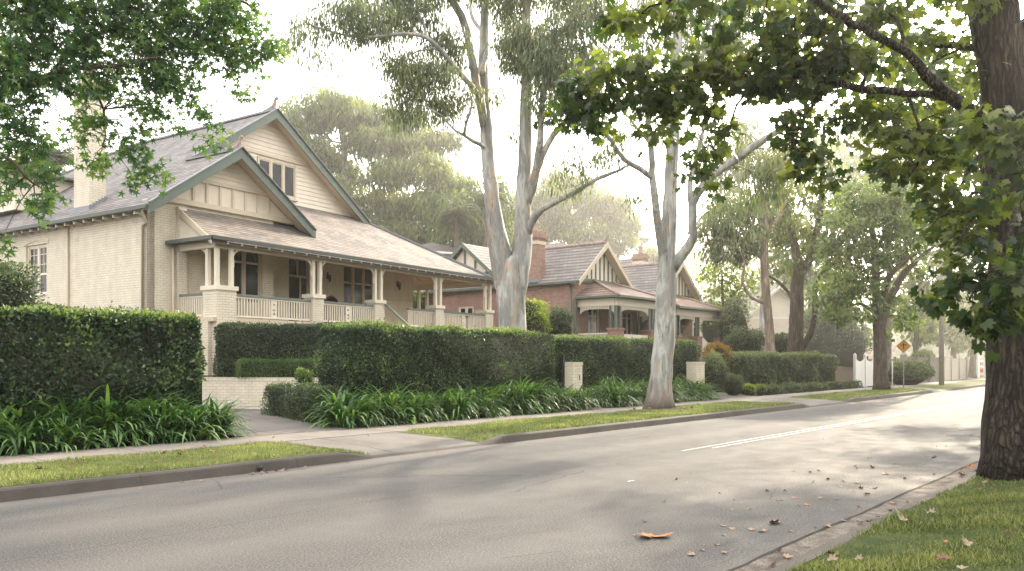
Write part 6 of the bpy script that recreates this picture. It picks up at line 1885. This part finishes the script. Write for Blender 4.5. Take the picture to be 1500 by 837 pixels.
C, NN = [], []                                   # garden trees across the street, behind the viewpoint
for i in range(46):
    p = rd(RNG.uniform(-45, 60), RNG.uniform(-26, -17))
    u = unit(260)
    h = RNG.uniform(5, 10)
    C.append(np.array([p.x, p.y, h * .5]) + u * np.array([RNG.uniform(2.5, 4.5), 3, h * .5])); NN.append(u)
C, NN = np.vstack(C), np.vstack(NN)
tag(leaf_batch('far_foliage', C, NN * .4 + unit(len(C)), NN + unit(len(C)) * .5, RNG.uniform(.8, 1.5, len(C)), TUFT[0], TUFT[1], np.clip(.45 + .2 * NN[:, 2] + RNG.normal(0, .15, len(C)), 0, 1), M['far_green']), kind='stuff')


# palms
def palm(label, x, y, Y, r, h0=0.2, fr=22):
    c = px(x, y, Y)
    root = empty('palm_tree', (c.x, c.y, h0), 0, label, 'palm')
    mb = MB(); mb.tube([Vector((0, 0, 0)), Vector((.1, 0, (c.z - h0) / 2)), Vector((0, 0, c.z - h0))], [.3, .2, .17], 8); mb.build('trunk', M['bark'], root)
    C, A, Nn, S, V = [], [], [], [], []
    mbs = MB()
    for i in range(fr):
        az, e = RNG.uniform(0, 6.28), math.radians(RNG.uniform(10, 80))
        p = Vector((0, 0, c.z - h0)); L = r * RNG.uniform(.8, 1.15)
        pts = [p.copy()]
        for k in range(10):
            p = p + Vector((math.cos(az) * math.cos(e), math.sin(az) * math.cos(e), math.sin(e))) * L / 10
            pts.append(p.copy()); e -= .24
            for sgn in (-1, 1):
                for q in (0, .5):
                    C.append(p - (pts[-1] - pts[-2]) * q); d = Vector((-math.sin(az) * sgn, math.cos(az) * sgn, -.7)) + (pts[-1] - pts[-2]).normalized() * .6
                    A.append(d); Nn.append((0, 0, 1)); S.append(r * .34 * (1.15 - k / 11)); V.append(.5 + RNG.normal(0, .15))
        mbs.tube(pts, .02, 3, cap=False)
    mbs.build('frond_ribs', M['palm'], root)
    leaf_batch('crown', np.array([list(q) for q in C]), np.array([list(q) for q in A]), np.array(Nn), S, *[LANCE[0], LANCE[1]], np.clip(V, 0, 1), M['palm'], root)


palm('palm behind the chimney of the cream house', 84, 232, 52, 2.8)
palm('palm crown left of the twin gum above the roofs', 712, 300, 60, 2.6)
palm('second hazy palm crown between the cream house and the twin gum', 668, 318, 58, 2.6)
palm('distant palm above the second brick chimney', 940, 352, 86, 1.9, fr=14)

# street trees on the near side, trunks outside the view, their crowns arching over and shading the street
for i, (s, n, hh, r) in enumerate(((22.5, .4, 9.0, 6.6), (33.5, .3, 9.5, 6.6), (43.5, .2, 9.5, 6.0), (72, .4, 9.5, 5.0))):
    b = rd(s, n, .08)
    bl_ = []
    lbs = []
    for j in range(7):
        a = ROAD + math.pi / 2 + (j - 3) * .62
        q = r * (.95 if 1 < j < 5 else .6)
        d = Vector((math.cos(a), math.sin(a), 0))
        e = b + d * q + Vector((0, 0, hh - 1.5 + .8 * (j % 3)))
        lbs.append([(b + Vector((0, 0, 3.0 + .35 * j)), .12), (b + d * q * .45 + Vector((0, 0, hh * .62 + .3 * (j % 3))), .09), (e, .03)])
    for k in range(34):
        a, rr = RNG.uniform(0, 6.28), r * math.sqrt(RNG.uniform(0, 1))
        q = b + Vector((math.cos(a) * rr, math.sin(a) * rr, hh - 2.4 + RNG.uniform(0, 4.6) - .9 * rr / r))
        n_ = -.7559 * q.x + .6547 * q.y
        if n_ < -2.5: continue
        bl_.append((q, RNG.uniform(1.0, 1.7), RNG.uniform(.6, .95), RNG.uniform(.55, 1.0)))
    make_tree('near_side_street_tree', ['leafy crown arching over the street just past the big dark trunk', 'leafy street tree arching over the street from the near side opposite the grey hedge', 'near side street tree opposite the power pole', 'farthest street tree on the near side'][i], 'tree',
        [[(b, .34), (b + Vector((.1, 0, 2.5)), .28), (b + Vector((0, .1, 5)), .20), (b + Vector((0, 0, hh)), .05)]] + lbs,
        bl_, TUFT, .22, 16, .36, (M['bark'], M['oak']), droop=.5, sway=.8, spread=.6, cover=(.45, .85, .85, .7)[i])
# ------------------------------------------------------------------ light, haze, camera
AZ, EL = math.radians(33), math.radians(27)
W = bpy.data.worlds.new('World')
SC.world = W
W.use_nodes = True
nt = W.node_tree
bg = nt.nodes['Background']
sky = nt.nodes.new('ShaderNodeTexSky')
sky.sky_type = 'NISHITA'
sky.sun_disc = False
sky.sun_elevation = EL
sky.sun_rotation = AZ
sky.air_density = 1.0
sky.dust_density = 6.0
sky.ozone_density = 1.0
hs = nt.nodes.new('ShaderNodeHueSaturation')
hs.inputs['Saturation'].default_value = .43
nt.links.new(sky.outputs[0], hs.inputs['Color'])
wm = nt.nodes.new('ShaderNodeMix'); wm.data_type = 'RGBA'; wm.blend_type = 'MULTIPLY'; wm.inputs[0].default_value = 1
nt.links.new(hs.outputs[0], wm.inputs[6]); wm.inputs[7].default_value = (1.03, 1.0, .95, 1)
veil = nt.nodes.new('ShaderNodeMix'); veil.data_type = 'RGBA'; veil.inputs[0].default_value = .62   # high thin cloud evens the sky out
nt.links.new(wm.outputs[2], veil.inputs[6]); veil.inputs[7].default_value = (9.6, 9.42, 9.05, 1)
nt.links.new(veil.outputs[2], bg.inputs['Color'])
bg.inputs['Strength'].default_value = .43

sd = Vector((math.sin(AZ) * math.cos(EL), math.cos(AZ) * math.cos(EL), math.sin(EL)))
ld = bpy.data.lights.new('sun', 'SUN')
ld.energy = 7.5
ld.angle = math.radians(1.0)
ld.color = (1.0, .85, .64)
lo = bpy.data.objects.new('sun', ld)
COL.objects.link(lo)
lo.rotation_euler = sd.to_track_quat('Z', 'Y').to_euler()
lo.location = (20, 30, 30)

# morning mist: thin near, thicker down the street
def mist(name, x0, x1, y0, y1, z0, z1, dens, g=.68):
    mb = MB(); mb.box(x0, x1, y0, y1, z0, z1)
    m = bpy.data.materials.new(name)
    m.use_nodes = True
    t = m.node_tree
    t.nodes.remove(t.nodes['Principled BSDF'])
    vs = t.nodes.new('ShaderNodeVolumeScatter')
    vs.inputs['Density'].default_value = dens
    vs.inputs['Anisotropy'].default_value = g
    vs.inputs['Color'].default_value = (1, .97, .925, 1)
    t.links.new(vs.outputs[0], t.nodes['Material Output'].inputs['Volume'])
    return tag(mb.build(name, m), kind='structure')


mist('haze', -140, 160, -12, 46, -2, 17, .0006)
mist('far_haze', -140, 160, 46.01, 160, -2, 22, .0042)

cd = bpy.data.cameras.new('camera')
cd.sensor_width = 36
cd.lens = 36 * F / 1500
cd.shift_y = (HZ - 418.5) / 1500
cd.clip_end = 2000
cd.clip_start = .05
co = bpy.data.objects.new('camera', cd)
COL.objects.link(co)
co.location = (0, 0, EYE)
co.rotation_euler = (math.radians(90), 0, 0)
SC.camera = co

SC.render.engine = 'CYCLES'
SC.view_settings.view_transform = 'Standard'
SC.view_settings.look = 'None'
SC.view_settings.exposure = 0
cy = SC.cycles
cy.max_bounces = 8
cy.diffuse_bounces = 3
cy.glossy_bounces = 2
cy.transmission_bounces = 3
cy.volume_bounces = 2
cy.transparent_max_bounces = 4
cy.sample_clamp_indirect = 6
cy.use_denoising = True
cy.caustics_reflective = False
cy.caustics_refractive = False
